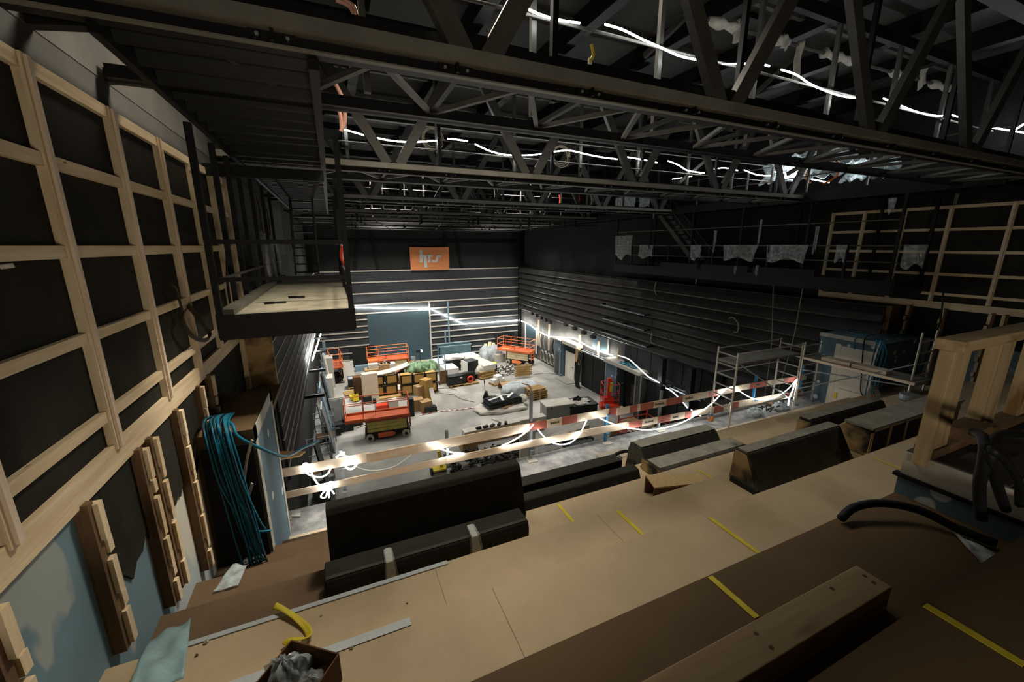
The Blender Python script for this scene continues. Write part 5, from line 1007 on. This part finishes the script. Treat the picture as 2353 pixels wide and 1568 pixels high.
# long stacks on the right
c = fl(1120, 872); x, y = c[0] - .2, c[1] + 1.6
for i in range(6): box_('timber_layer', 'timber layer under the white sheet stack, number %s from the floor' % ('one', 'two', 'three', 'four', 'five', 'six')[i], 'timber', (x - .1 * (i % 2), y, ZF + .11 * i), (1.1 + .1 * (i % 3), 3.0 + .2 * (i % 2), .1), .22, 'pallet', 'timber layers under the white sheets')
box_('white_sheet_stack', 'long stack of white sheets on timber beside the black cabinet', 'sheets', (x + .15, y, ZF + .67), (1.15, 3.0, .4), .22, 'white_dusty'); box_('white_sheet_stack', 'white sheets lying at the far end of the long stack', 'sheets', (x + .1, y + 3.0, ZF), (1.6, 1.6, .8), .15, 'white_sheet')
single('white_cloth', lump((x - .2, y - 1.0, ZF + .4), (.5, .5, .5), 58, .15), 'white_dusty', 'grey white cloth hanging over the near end of the sheet stack', 'cloth', smooth=True)
single('white_bag_heap', lump((x + 2.4, y + 3.4, ZF), (1.0, .8, .85), 57, .16, 14, e=.7), 'tarp_grey', 'big pale plastic bag heap in front of the dark opening', 'bag', smooth=True)
box_('white_block_box', 'pale carton beside the big plastic bag heap', 'box', (x + 2.9, y + 2.6, ZF), (.9, .7, .7), .2, 'white_dusty')
c = fl(1140, 868); t = thing('black_crate', 'black crate with hi-vis clothing in front of the sheet stack', 'crate', (c[0] - .1, c[1] + .9, ZF)); x2, y2 = c[0] - .05, c[1] + .9; obj('body', MB().cbox((x2, y2, ZF + .55), (.8, .5, .5), .1), 'black_case', t); obj('legs', MB().cbox((x2, y2, ZF + .15), (.7, .4, .3), .1), 'pallet', t); single('hivis_vest', lump((x2, y2, ZF + .8), (.4, .28, .16), 59, .2), 'hivis', 'yellow hi-vis clothing on the black crate', 'clothing', smooth=True)
c = fl(1147, 884); pallet('pallet with pale blocks in front of the hi-vis crate', (c[0], c[1] + .2, ZF), .25)
for i, (dx_, dy_, dz_) in enumerate(((-.3, 0, 0), (.2, .1, 0), (0, .05, .25))): box_('pale_block', ('left lower pale block on the pallet near the bundle', 'right lower pale block on the pallet near the bundle', 'upper pale block on the pallet near the bundle')[i], 'block', (c[0] + dx_, c[1] + .2 + dy_, ZF + .146 + dz_), (.48, .5, .25), .25, 'white_sheet')
c = fl(1170, 855); r = random.Random(8); m = MB()
for i in range(120): a = Vector((c[0] + r.uniform(-1.1, 1.1), c[1] + r.uniform(-.8, .9), ZF + .03 + r.random() * .35)); m.bar(a, a + Vector((r.uniform(-.35, .35), r.uniform(-.35, .35), r.uniform(-.08, .1))), .05, .03)
o = single('cable_debris', m, 'dark_rubble', 'tangled dark offcuts and cable scraps between the sheet stack and the right lift', 'debris'); o['kind'] = 'stuff'
m = MB()
for i in range(60): a = Vector((c[0] + r.uniform(-1.2, 1.4), c[1] + r.uniform(-.9, 1.0), ZF + .03 + r.random() * .25)); m.bar(a, a + Vector((r.uniform(-.4, .4), r.uniform(-.4, .4), .02)), .1, .02)
o = single('timber_debris', m, 'white_dusty', 'pale timber scraps lying among the dark offcuts', 'debris'); o['kind'] = 'stuff'
for k, (px, pt) in enumerate((((1117, 817), (1116, 790)), ((1123, 817), (1126, 786)), ((1130, 817), (1134, 788)), ((1142, 813), (1134, 793)))):
    a = fl(px[0], px[1]); single('leaning_plank', MB().bar((a[0], 34.2, ZF), ey(*pt, 34.75), .3 if k < 3 else .1, .05), 'pine_z', ('leftmost plank leaning on the far wall by the dark opening', 'tallest plank leaning on the far wall by the dark opening', 'third plank leaning on the far wall by the dark opening', 'thin plank leaning across in front of the dark opening')[k], 'plank')
# work light on a tripod, small clutter at far centre
c = fl(967, 848); t = thing('work_light', 'work light on a thin stand in front of the teal panel', 'lamp', (c[0], c[1], ZF)); x, y = c[0], c[1]
obj('stand', MB().tube([(x, y, ZF + .02), (x, y, ZF + 1.55)], .025, 6), 'black_steel', t); obj('head', MB().cbox((x - .12, y, ZF + 1.55), (.35, .2, .22)), 'black_case', t); obj('lens', MB().cbox((x + .12, y - .02, ZF + 1.55), (.12, .14, .16)), 'LED', t)
for k in range(3): a = k * 2.1; obj('leg', MB().tube([(x, y, ZF + .5), (x + .4 * math.cos(a), y + .4 * math.sin(a), ZF + .015)], .018, 6), 'black_steel', t)
for k in range(7):
    c = fl(930 + 9 * k, 846 - (k % 3) * 3); box_('floor_clutter', 'small pale parcel on the floor in front of the teal panel', 'parcel', (c[0], c[1], ZF), (.3 + .1 * (k % 2), .3, .2 + .1 * (k % 3)), k, ('white_sheet', 'galv', 'cardboard')[k % 3], 'parcels in front of the teal panel')
box_('bucket_bin', 'grey bin next to the far orange lift', 'bin', fl(950, 838), (.35, .35, .7), 0, 'galv')
# left side of the hall
box_('white_board_stack', 'white panels standing by the narrow lift', 'panel', (fl(797, 865)[0], 32.6, ZF), (1.1, .15, 1.2), .0, 'white_sheet'); box_('white_floor_sheet', 'white sheet lying flat behind the black crate', 'sheet', (1.3, 31.2, ZF), (1.9, 1.6, .03), 0, 'white_sheet'); box_('blue_foil_pack', 'blue printed foil pack below the left dark opening', 'pack', (1.9, 33.8, ZF), (2.0, .4, .45), 0, 'blue_grey')
t = thing('open_carton', 'white sheet folded up beside the black crate', 'sheet', (fl(842, 880)[0], fl(842, 880)[1], ZF)); c = fl(842, 885); obj('flap', MB().grid(lambda u, v: (c[0] - .2 + .5 * u + .2 * v, c[1] + .3 * u, ZF + .02 + .9 * v), 4, 4), 'white_sheet', t, solid=.02)
def alu_frame(label, px, w, d, h, rz, n=4):
    c = fl(*px); t = thing('frame_trolley', label, 'trolley', (0, 0, 0))
    for x in (-w / 2, w / 2):
        for y in (-d / 2, d / 2): obj('upright', MB().tube([(x, y, .05), (x, y, h)], .025, 6), 'galv', t)
    for z in (.35, h * .55, h):
        obj('cross_bar', MB().tube([(-w / 2, -d / 2, z), (w / 2, -d / 2, z), (w / 2, d / 2, z), (-w / 2, d / 2, z)], .022, 6, closed=True), 'galv', t)
    obj('shelf', B(-w / 2, w / 2, -d / 2, d / 2, .33, .37), 'cardboard_dark', t); t.location = (c[0], c[1], ZF); t.rotation_euler = (0, 0, rz); return t
alu_frame('tall galvanised frame trolley nearest the balcony on the left', (742, 1100), .9, .7, 1.8, .1); alu_frame('lower galvanised frame trolley against the left cladding', (750, 1015), .9, .7, 1.5, .1)
c = fl(768, 985); t = thing('framed_board', 'grey panel in a pale frame left of the near lift', 'panel', (c[0], c[1], ZF)); x, y = c[0], c[1] + .3
obj('panel', MB().cbox((x, y, ZF + .95), (1.15, .05, 1.2), 0, -.2), 'grey_box', t); obj('frame', MB().bar((x - .6, y, ZF + .2), (x - .6, y + .3, ZF + 1.55), .06, .06).bar((x + .6, y, ZF + .2), (x + .6, y + .3, ZF + 1.55), .06, .06).bar((x - .6, y + .28, ZF + 1.55), (x + .6, y + .28, ZF + 1.55), .06, .06), 'white_dusty', t)
for k, (px, py, sz) in enumerate(((785, 990, (1.2, .6, .5)), (762, 1000, (.9, .6, .4)), (800, 985, (.5, .5, .7)), (812, 978, (1.0, .4, .2)))): box_('black_box', ('long black crate left of the near lift', 'black crate beside the frame trolley', 'upright black crate below the grey framed panel', 'flat black bar under the lift extension')[k], 'crate', fl(px, py), sz, .1, 'black_case')
for k in range(6):
    y = (15.5, 20.6, 22.3, 23.9, 26.3, 29.0)[k]; x = -1.25 + .06 * (k % 2); h = (3.0, 2.4, 2.9, 3.2, 2.6, 3.0)[k]
    single('leaning_board', MB().bar((x + .45, y, ZF), (x + .05, y, ZF + h), (1.4, .9, 1.1, .4, 1.2, .8)[k], .06, (0, 1, 0)) if False else MB().hexa([(x + .4, y - .6, ZF), (x + .46, y - .6, ZF), (x + .46, y + .5, ZF), (x + .4, y + .5, ZF), (x, y - .6, ZF + h), (x + .06, y - .6, ZF + h), (x + .06, y + .5, ZF + h), (x, y + .5, ZF + h)]), ('black_case', 'galv', 'blue_grey', 'black_case', 'drywall_spots', 'white_dusty')[k],
           ('dark sheet leaning on the left wall nearest the balcony', 'galvanised sheet leaning on the left wall', 'blue grey sheet leaning on the left wall', 'dark sheet leaning on the left wall beside the frame panel', 'spotted drywall board leaning on the left wall', 'pale board leaning at the far end of the left wall')[k], 'panel')
for k in range(7):
    a = (-.95 + .02 * k, (16.6, 19.3, 21.4, 24.9, 27.2, 27.9, 30.1)[k], ZF); single('leaning_profile', MB().bar(a, (-1.28, a[1] + .15, ZF + 2.6 + .3 * (k % 3)), .05, .05), 'galv', 'galvanised stud profile leaning on the left wall of the hall', 'profile', 'stud profiles on the left wall')
for k in range(6):
    z = zc + .1 + .05 * k; y = 15 + 3.1 * k; single('black_outrigger', B(-1.36, -.7, y, y + .12, z - .1, z), 'black_steel', 'short black bracket sticking out below the left cladding', 'bracket', 'brackets below the left cladding')
for k, (a, b) in enumerate(((-1.2, 28.0), (-1.15, 30.9))): box_('bag_stack', ('pale sacks on the shelf by the far left light rope', 'white sacks under the far left light rope')[k], 'sacks', (a + .2, b, ZF), (.6, 1.0, 1.6 + .6 * k), 0, 'white_dusty')
single('grey_upright', B(-1.3, -1.1, 33.2, 33.4, ZF, -7.2), 'blue_grey', 'grey steel upright beside the narrow lift', 'post')
# cables on the floor, barrier tape
for k, pts in enumerate((((1010, 905), (1040, 908), (1060, 918), (1090, 925)), ((1000, 895), (1030, 893), (1050, 898)), ((1130, 965), (1160, 973), (1190, 978)), ((1225, 862), (1255, 858), (1280, 862)), ((820, 985), (850, 975), (890, 968)))):
    single('floor_cable', MB().tube(smooth_path([(p[0], p[1], ZF + .02) for p in (fl(*q) for q in pts)]), .018, 6), 'cable_brown', ('long thin cable on the floor right of the carton heap', 'short cable on the floor behind the carton heap', 'thin cable on the floor below the black bundle', 'cable on the floor by the leaning pallets', 'cable on the floor behind the near lift')[k], 'cable')
pts = [fl(*q) for q in ((965, 955), (1000, 948), (1030, 945), (1060, 942), (1095, 937))]; t = thing('barrier_tape', 'red and white barrier tape lying from the carton heap to the black bundle', 'tape', pts[2]); sp = smooth_path([(p[0], p[1], ZF + .03) for p in pts], 5)
for i in range(len(sp) - 1): obj('red_stripe' if i % 2 else 'white_stripe', MB().bar(sp[i], sp[i + 1], .09, .012), 'red_paint' if i % 2 else 'white_sheet', t)
# right wall: hoses and hanks of cable
for k in range(6):
    y = 29.5 - .6 * k; single('hose_coil', MB().tube([(15.85 - .03 * (a % 3), y + .3 * math.cos(a / 2), -9.2 + .45 * math.sin(a / 2) + .05 * (k % 2)) for a in range(0, 26)], .035, 6), 'cable_grey', 'coil of grey hose hanging on the lower right wall', 'hose', 'grey hose coils on the right wall')
for k in range(5): y = 30 - .75 * k; single('hanging_strap', MB().tube(smooth_path([(15.95, y, -7.4), (15.9, y + .1, -8.0), (15.92, y - .05, -8.6)]), .05, 6), ('white_dusty', 'galv', 'cable_grey', 'rubber', 'galv')[k], 'webbing hanging on the right wall above the hose coils', 'strap', 'webbing above the hose coils')
single('hose_coil', MB().tube([(15.8, 26.9 + .25 * math.cos(a / 2), -8.9 + .35 * math.sin(a / 2)) for a in range(0, 14)], .03, 6), 'caster_orange', 'orange hose coil beside the open white door', 'hose')
for k in range(12): y = 23.6 - .05 * k; single('black_cable', MB().tube(smooth_path([(15.65, y, -7.4), (15.5 - .03 * (k % 4), y - .1, -8.2 - .1 * (k % 3)), (15.45, y + .1, -9.2), (15.4 - .05 * (k % 3), y - .25, -9.95)]), .035, 6), 'rubber', 'black cable hanging in the hank beside the white door', 'cable', 'hank of black cables')
box_('ply_sheet', 'small ply panel above the hank of black cables', 'panel', (15.75, 23.75, -8.3), (.08, .7, 1.0), 0, 'ply')
for k in range(3):
    p = ((20.3, 23.2), (15.0, 17.0), (12.8, 14.8))[k]; t = thing('cable_tray', ('galvanised cable tray above the black panels by the blue pier', 'galvanised cable tray above the black panels right of the grey pier', 'galvanised cable tray nearest the guard rail')[k], 'tray', (15.65, p[0], -7.25))
    for x in (15.5, 15.8): obj('side', MB().bar((x, p[0], -7.22), (x, p[1], -7.22), .03, .07), 'galv', t)
    y = p[0] + .1
    while y < p[1]: obj('rung', MB().bar((15.5, y, -7.23), (15.8, y, -7.23), .03, .02), 'galv', t); y += .3
for k, (y, z0) in enumerate(((15.3, -5.8), (13.4, -5.8))): single('black_flue', MB().bar((15.5, y, -9.9), (15.55, y + .15, z0), .28, .3), 'black_case', ('black sloping duct between the right wall panels', 'black upright duct nearest the guard rail')[k], 'duct')
for k, y in enumerate((30.5, 28.6, 24.0, 21.7, 19.6)): single('pale_post', B(15.95, 16.05, y, y + .12, -9.9 if k > 3 else -8.6, -6.3), 'pine_z', 'pale batten standing on the lower right wall', 'batten', 'battens on the lower right wall')
for k, (y, z) in enumerate(((18.6, -6.95), (17.8, -6.95), (18.2, -6.9))): single('blue_cable_coil', MB().tube([(15.6 + .2 * math.sin(a), y + .35 * math.cos(a) + .03 * k, z + .03 * (a % 2)) for a in range(0, 13)], .025, 6), 'hose_blue', 'blue cable coil lying on the pier lintel', 'cable', 'blue cable coils on the lintel')
# red trolley frame under the rope
c = fl(1560, 985); t = thing('red_trolley', 'red tubular trolley frame on the floor behind the guard rail', 'trolley', (14.0, 14.6, ZF)); 
for x in (13.0, 14.9):
    for y in (14.0, 15.6): obj('post', MB().tube([(x, y, ZF), (x, y, ZF + 1.7)], .035, 6), 'lift_red', t)
for z in (.4, 1.1): obj('rail', MB().tube([(13.0, 14.0, ZF + z), (14.9, 14.0, ZF + z), (14.9, 15.6, ZF + z), (13.0, 15.6, ZF + z)], .03, 6, closed=True), 'lift_red', t)
obj('bed', B(13.0, 14.9, 14.0, 15.6, ZF + .35, ZF + .42), 'red_paint', t)
for k in range(4): single('white_tube', MB().bar((13.15 + .3 * k, 14.1, ZF + .47), (13.6 + .3 * k, 15.5, ZF + .47), .1, .08), 'white_sheet', 'white tube lying across the red trolley frame', 'tube', 'tubes on the red trolley')
# below the guard rail
c = fl(1060, 1012); 
for k, (px, py, L_, m_, l) in enumerate((((1065), 1005, 5.0, 'white_dusty', 'long pale board stack lying under the guard rail'), (1068, 1022, 4.6, 'cardboard', 'long brown board stack lying under the guard rail'))):
    c = fl(px, py); box_('board_stack', l, 'boards', (c[0] + L_ / 2, c[1] + .1, ZF), (L_, .5, .35), .03, m_)
c = fl(1065, 1030); box_('brown_carton', 'brown carton at the end of the board stacks', 'box', (c[0] + .2, c[1] - .2, ZF), (.8, .6, .6), .05, 'cardboard')
for k, x in enumerate((6.4, 6.8, 7.2, 7.6, 8.0)): box_('black_tool', 'black tool lying on the long board stack', 'tool', (x, fl(1068, 1008)[1] + .1, ZF + .36), (.3, .15, .1), .3 * k, 'black_case', 'tools on the board stack')
r = random.Random(21)
for k, (px, py, rx, ry, n) in enumerate(((1100, 1065, 1.6, .9, 150), (1190, 1040, 1.0, .7, 90), (1300, 1030, 1.6, .8, 120))):
    c = fl(px, py); m = MB()
    for i in range(n): a = Vector((c[0] + r.uniform(-rx, rx), c[1] + r.uniform(-ry, ry), ZF + .04 + .3 * r.random())); m.cbox(a, (r.uniform(.05, .4), r.uniform(.05, .2), r.uniform(.03, .15)), r.uniform(0, 3), r.uniform(-.4, .4))
    o = single('rubble_heap', m, 'dark_rubble', ('dark rubble and cable scraps below the left part of the guard rail', 'dark rubble beside the leaning grey board', 'dark rubble below the hanging rope loop')[k], 'debris'); o['kind'] = 'stuff'
a = fl(1210, 1085); single('grey_board', MB().hexa([(a[0] - .4, a[1], ZF), (a[0] + .4, a[1], ZF), (a[0] + .4, a[1] + .06, ZF), (a[0] - .4, a[1] + .06, ZF), (a[0] + .1, a[1] + .9, ZF + 2.1), (a[0] + .9, a[1] + .9, ZF + 2.1), (a[0] + .9, a[1] + .96, ZF + 2.1), (a[0] + .1, a[1] + .96, ZF + 2.1)]), 'white_dusty', 'pale board leaning behind the tall guard post', 'board')
for k, (px, py, sz, m_, l) in enumerate(((1260, 1060, (1.6, 1.2, .5), 'grey_box', 'flat grey case under the hanging rope loop'), (1340, 1040, (1.4, 1.0, .4), 'black_case', 'flat dark case under the blue post'), (1440, 1025, (1.5, .9, .5), 'dark_rubble', 'dark slatted bundle beyond the blue post'), (1470, 1000, (1.0, .8, .6), 'white_dusty', 'pale crate beyond the blue post'), (1500, 985, (.9, .7, .35), 'cardboard', 'brown tub under the big rope arc'), (1430, 985, (2.4, .5, .3), 'cardboard', 'long brown crate behind the guard rail'), (1310, 1000, (2.6, .5, .3), 'white_dusty', 'long white bar stack behind the guard rail'), (745, 1140, (.7, .6, .9), 'grey_box', 'grey bin below the left end of the guard rail'))):
    box_('site_case', l, 'case', fl(px, py), sz, .08 * k - .2, m_)
for k in range(5): c = fl(1455 + 10 * k, 1008 - 2 * k); single('plaster_offcut', MB().cbox((c[0], c[1], ZF + .1 + .05 * k), (1.4, .35, .04), .5 + .3 * k, .15), 'white_dusty', 'pale plaster offcut on the floor under the big rope arc', 'offcut', 'plaster offcuts under the rope arc')
c = fl(1010, 1082); t = thing('yellow_cart', 'yellow framed cart with black wheels below the guard rail', 'cart', (c[0], c[1], ZF)); x, y = c[0], c[1]
obj('column', MB().tube([(x + .1, y, ZF + .2), (x, y, ZF + 1.0)], .08, 8), 'yellow', t); obj('bed', B(x - .4, x + .4, y - .3, y + .3, ZF + .15, ZF + .22), 'yellow', t)
for d in (-.4, .4): obj('wheel', MB().cyl((x + d - .05, y - .2, ZF + .16), (x + d + .05, y - .2, ZF + .16), .16, 14), 'black_case', t)
for k, (px, py, l) in enumerate(((1785, 935, 'clear plastic sack lying on the ledge inside the scaffold tower'), (1718, 945, 'clear plastic sack slumped behind the tower caster'))):
    c = ez(px, py, -4.95); single('plastic_sack', lump((c[0], 7.35, -5.0), (.28, .2, .16), 66 + k, .18), 'plastic_dense', l, 'bag', smooth=True)
m = MB(); r = random.Random(4); c = ez(1750, 935, -5)
for i in range(24): a = Vector((c[0] + r.uniform(-.4, .5), 7.4 + r.uniform(-.15, .2), -4.96 + .12 * r.random())); m.bar(a, a + Vector((r.uniform(-.3, .3), r.uniform(-.1, .1), r.uniform(-.03, .1))), .035, .03)
o = single('tool_heap', m, 'dark_rubble', 'dark heap of tool leads on the ledge inside the scaffold tower', 'debris'); o['kind'] = 'stuff'
# ================================================================ LIGHT ROPES
def rope(name, pts, label, r, m_='LED', k=5): return single(name, MB().tube(smooth_path(pts, k) if k > 1 else pts, r, 6), m_, label, 'light rope', smooth=True)
gy = YG - .06
G = lambda L_, Y=gy: [ey(x, y, Y) for x, y in L_]
rope('light_rope', G([(700, 1078), (697, 1068), (706, 1066), (712, 1078), (700, 1083), (712, 1092), (735, 1097), (752, 1090), (760, 1077)]), 'lit rope coiled over the left end of the upper guard board', .013)
rope('light_rope', G([(714, 1083), (722, 1100), (733, 1114), (752, 1112), (757, 1120), (745, 1130), (737, 1142), (748, 1143), (754, 1126), (756, 1144), (758, 1125), (768, 1135), (757, 1118), (772, 1112), (760, 1108), (748, 1114)]), 'lit rope tied in a bow on the lower left guard board', .013)
rope('light_rope', G([(772, 1052), (780, 1046), (788, 1047), (790, 1040), (782, 1043), (800, 1050), (818, 1048)], gy - .03), 'lit rope knotted on top of the upper left guard board', .013)
rope('light_rope', G([(793, 1068), (797, 1076), (808, 1078), (818, 1070), (820, 1062)]), 'lit rope loop hanging below the upper left guard board', .018)
rope('white_wire', [ey(x, y, YG + .2) for x, y in ((812, 1068), (830, 1078), (860, 1082), (900, 1075), (930, 1058), (955, 1038))], 'thin unlit white cord sagging behind the left guard boards', .012, 'white_sheet')
rope('light_rope', G([(983, 1018), (995, 1023), (1015, 1033), (1040, 1040), (1068, 1043), (1045, 1046), (1015, 1054), (1008, 1056)], gy - .03), 'lit rope end crossing from upper to lower guard board, nearest the largest block', .013)
rope('light_rope', G([(1226, 975), (1218, 985), (1200, 1000), (1175, 1015), (1152, 1026), (1175, 1024), (1200, 1018), (1222, 1012)], gy - .03), 'lit rope hanging from the first red band down to the lower board', .013)
rope('light_rope', G([(1236, 987), (1248, 1002), (1268, 1017), (1290, 1022), (1312, 1017), (1332, 998), (1348, 966)], gy - .03), 'lit rope loop hanging between the tall post and the blue post', .013)
rope('light_rope', G([(1360, 950), (1380, 962), (1410, 975), (1450, 985), (1490, 988), (1530, 983), (1570, 970), (1605, 950), (1635, 928), (1655, 908), (1670, 893), (1688, 891), (1705, 903), (1730, 916), (1760, 919), (1785, 912), (1810, 895), (1834, 868)], gy - .05), 'longest lit rope arc hanging from the blue post past the scaffold tower', .013)
rope('light_rope', [ey(x, y, 6.9) for x, y in ((1830, 876), (1824, 888), (1822, 896), (1814, 915), (1811, 932))], 'short lit rope tied round the near leg of the scaffold tower', .018)
R_ = lambda L_, X=15.7: [ex(x, y, X) for x, y in L_]
rope('light_rope', [ey(x, y, 34.85) for x, y in ((815, 707), (900, 709), (985, 708), (1025, 727), (1065, 745), (1130, 741), (1190, 737))], 'lit rope stretched along the far wall with one kink', .022, 'LED_wall', k=1)
rope('light_rope', R_([(1198, 738), (1215, 745), (1235, 760), (1262, 773), (1290, 775), (1320, 778), (1340, 790), (1362, 801), (1390, 812), (1408, 817)], 15.9), 'lit rope sagging along the far part of the lower right wall', .022, 'LED_wall')
rope('light_rope', R_([(1420, 817), (1445, 826), (1470, 848), (1490, 866), (1515, 880)], 15.2), 'lit rope running down from the pier lintel on the right wall', .022)
rope('light_rope', R_([(1530, 892), (1540, 897), (1550, 905), (1565, 920), (1580, 938)], 15.3), 'lit rope bunched over the black panels of the right wall', .022)
rope('light_rope', R_([(1588, 942), (1600, 950), (1615, 960), (1632, 972)], 14.6), 'short lit rope end low behind the scaffold tower', .018)
rope('light_rope', [ex(x, y, -1.1) for x, y in ((737, 768), (730, 790), (724, 808), (718, 828))], 'lit rope end hanging below the left cladding', .03, 'LED_wall')
c1 = [ey(x, y, 5.15) for x, y in ((1170, -4), (1200, 14), (1240, 33), (1285, 46), (1332, 53))]
rope('light_rope', c1, 'brightest ceiling rope behind the nearest truss, first length', .013, 'LED_roof')
rope('light_rope', [ey(x, y, 5.15) for x, y in ((1390, 56), (1430, 68), (1475, 90), (1520, 110), (1560, 128), (1605, 138))], 'ceiling rope behind the nearest truss, length left of the first big diagonal', .013, 'LED_roof')
rope('light_rope', [ey(x, y, 5.15) for x, y in ((1660, 147), (1700, 147), (1740, 146), (1768, 152))], 'short ceiling rope between the diagonals of the nearest truss', .013, 'LED_roof')
rope('light_rope', [ey(x, y, 5.15) for x, y in ((1795, 160), (1830, 172), (1860, 192), (1900, 210), (1940, 222), (1982, 227))], 'ceiling rope behind the nearest truss, length with the steep wave', .013, 'LED_roof')
rope('light_rope', [ey(x, y, 5.15) for x, y in ((2030, 226), (2070, 243), (2110, 258), (2150, 266), (2165, 266))], 'ceiling rope behind the nearest truss, length right of the second diagonal pair', .013, 'LED_roof')
rope('light_rope', [ey(x, y, 5.15) for x, y in ((2185, 264), (2205, 270), (2222, 279))], 'shortest ceiling rope length by the third diagonal of the nearest truss', .013, 'LED_roof')
for k, (pts, l) in enumerate((([(785, 296), (810, 303), (840, 312)], 'first lit rope length behind the second truss at the gallery edge'), ([(862, 316), (890, 322), (925, 326), (965, 326), (1005, 323)], 'second lit rope length behind the second truss'), ([(1028, 319), (1050, 321), (1075, 325)], 'short lit rope length between the first diagonals of the second truss'),
        ([(1091, 331), (1120, 345), (1150, 354), (1180, 357), (1228, 356), (1265, 350), (1300, 346), (1320, 348), (1345, 354), (1380, 361), (1418, 366)], 'longest lit rope length behind the second truss'), ([(1440, 361), (1470, 366), (1510, 374)], 'lit rope length behind the third diagonals of the second truss'),
        ([(1535, 370), (1560, 380), (1580, 392), (1618, 398)], 'wavy lit rope length behind the second truss, right of centre'), ([(1640, 389), (1665, 386), (1695, 392)], 'small lit rope length behind the fourth diagonals of the second truss'), ([(1710, 391), (1740, 402), (1770, 404)], 'last lit rope length before the right gallery'))):
    rope('light_rope', [ey(x, y, 10.45) for x, y in pts], l, .016, 'LED_roof')
for k, (pts, l) in enumerate((([(1770, 360), (1785, 385)], 'lit rope end above the right gallery, far one'), ([(1780, 395), (1830, 402), (1820, 405)], 'lit rope lying on the right gallery'), ([(1828, 375), (1830, 400)], 'upright lit rope end on the right gallery'), ([(1865, 412), (1905, 420)], 'lit rope glowing behind the plastic cover on the right gallery'), ([(1950, 388), (1975, 385)], 'lit rope at the near end of the right gallery'), ([(2040, 408), (2090, 404)], 'lit rope under the nearest truss at the right gallery'), ([(2270, 292), (2353, 305)], 'lit rope at the far right edge above the nearest truss'), ([(2330, 300), (2353, 285)], 'lit rope crossing at the right edge above the nearest truss'))):
    rope('light_rope', [ex(x, y, 15.2 if k < 6 else 15.8) for x, y in pts], l, .02, 'LED_roof')
rope('light_rope', [ey(x, y, 13.0) for x, y in ((1545, 412), (1590, 405))], 'lit rope glimpsed low behind the second truss', .013, 'LED_roof')
# ================================================================ LIGHT AND CAMERA
wd = bpy.data.worlds.new('world'); bpy.context.scene.world = wd; wd.use_nodes = True
wd.node_tree.nodes['Background'].inputs[0].default_value = (1.0, .86, .68, 1); wd.node_tree.nodes['Background'].inputs[1].default_value = 0.0
def area(name, loc, target, sx, sy, power, col):
    l = bpy.data.lights.new(name, 'AREA'); l.shape = 'RECTANGLE'; l.size = sx; l.size_y = sy; l.energy = power; l.color = col
    o = bpy.data.objects.new(name, l); COL.objects.link(o); o.location = loc
    o.rotation_euler = (Vector(target) - Vector(loc)).to_track_quat('-Z', 'Y').to_euler(); return o
def spread(o, deg): o.data.spread = math.radians(deg)
EXPOSURE = 1.15
WARM = (1, .89, .72); NEUT = (1, .96, .9)
spread(area('balcony_fill', (2.2, 6.45, 4.35), (2.2, 6.2, -3), 5.4, .8, 128, WARM), 124)  # unseen fill added above the balcony to brighten the tiers
spread(area('balcony_fill', (2.0, 6.4, 4.35), (-1.8, 5.2, -.5), 1.2, .8, 82, WARM), 100)  # second added fill, aimed to brighten the left wall
area('rear_fill', (.3, -4.4, -1.25), (4.5, 6, 1.2), 2.0, .8, 62, WARM)  # fill added behind the camera to brighten the nearest truss
for k, (x, y, z, p) in enumerate(((4, 22.2, 4.0, 210), (11, 22.2, 4.0, 190), (4, 28.4, 4.2, 620), (12, 28.4, 4.2, 380))): spread(area('roof_fill', (x, y, z), (x - (.6 if k == 2 else 0), y + (.8 if k > 1 else 0), -10), 3, 1.2, p, NEUT), 105)  # fills added out of sight above the trusses to brighten the hall
cam = bpy.data.cameras.new('camera'); cam.sensor_fit = 'HORIZONTAL'; cam.sensor_width = 36; cam.lens = 36 * F / W; cam.clip_start = .05; cam.clip_end = 200
co = bpy.data.objects.new('camera', cam); COL.objects.link(co)
co.rotation_euler = (math.pi / 2 - PITCH, 0, -YAW)
bpy.context.scene.camera = co
for o in list(bpy.data.objects):
    if o.parent is None: o.location.z += EYE
vs = bpy.context.scene.view_settings
bpy.context.scene.display_settings.display_device = 'sRGB'
vs.view_transform = 'Standard'; vs.look = 'None'; vs.gamma = 1; vs.exposure = EXPOSURE
try: vs.use_curve_mapping = False
except Exception: pass
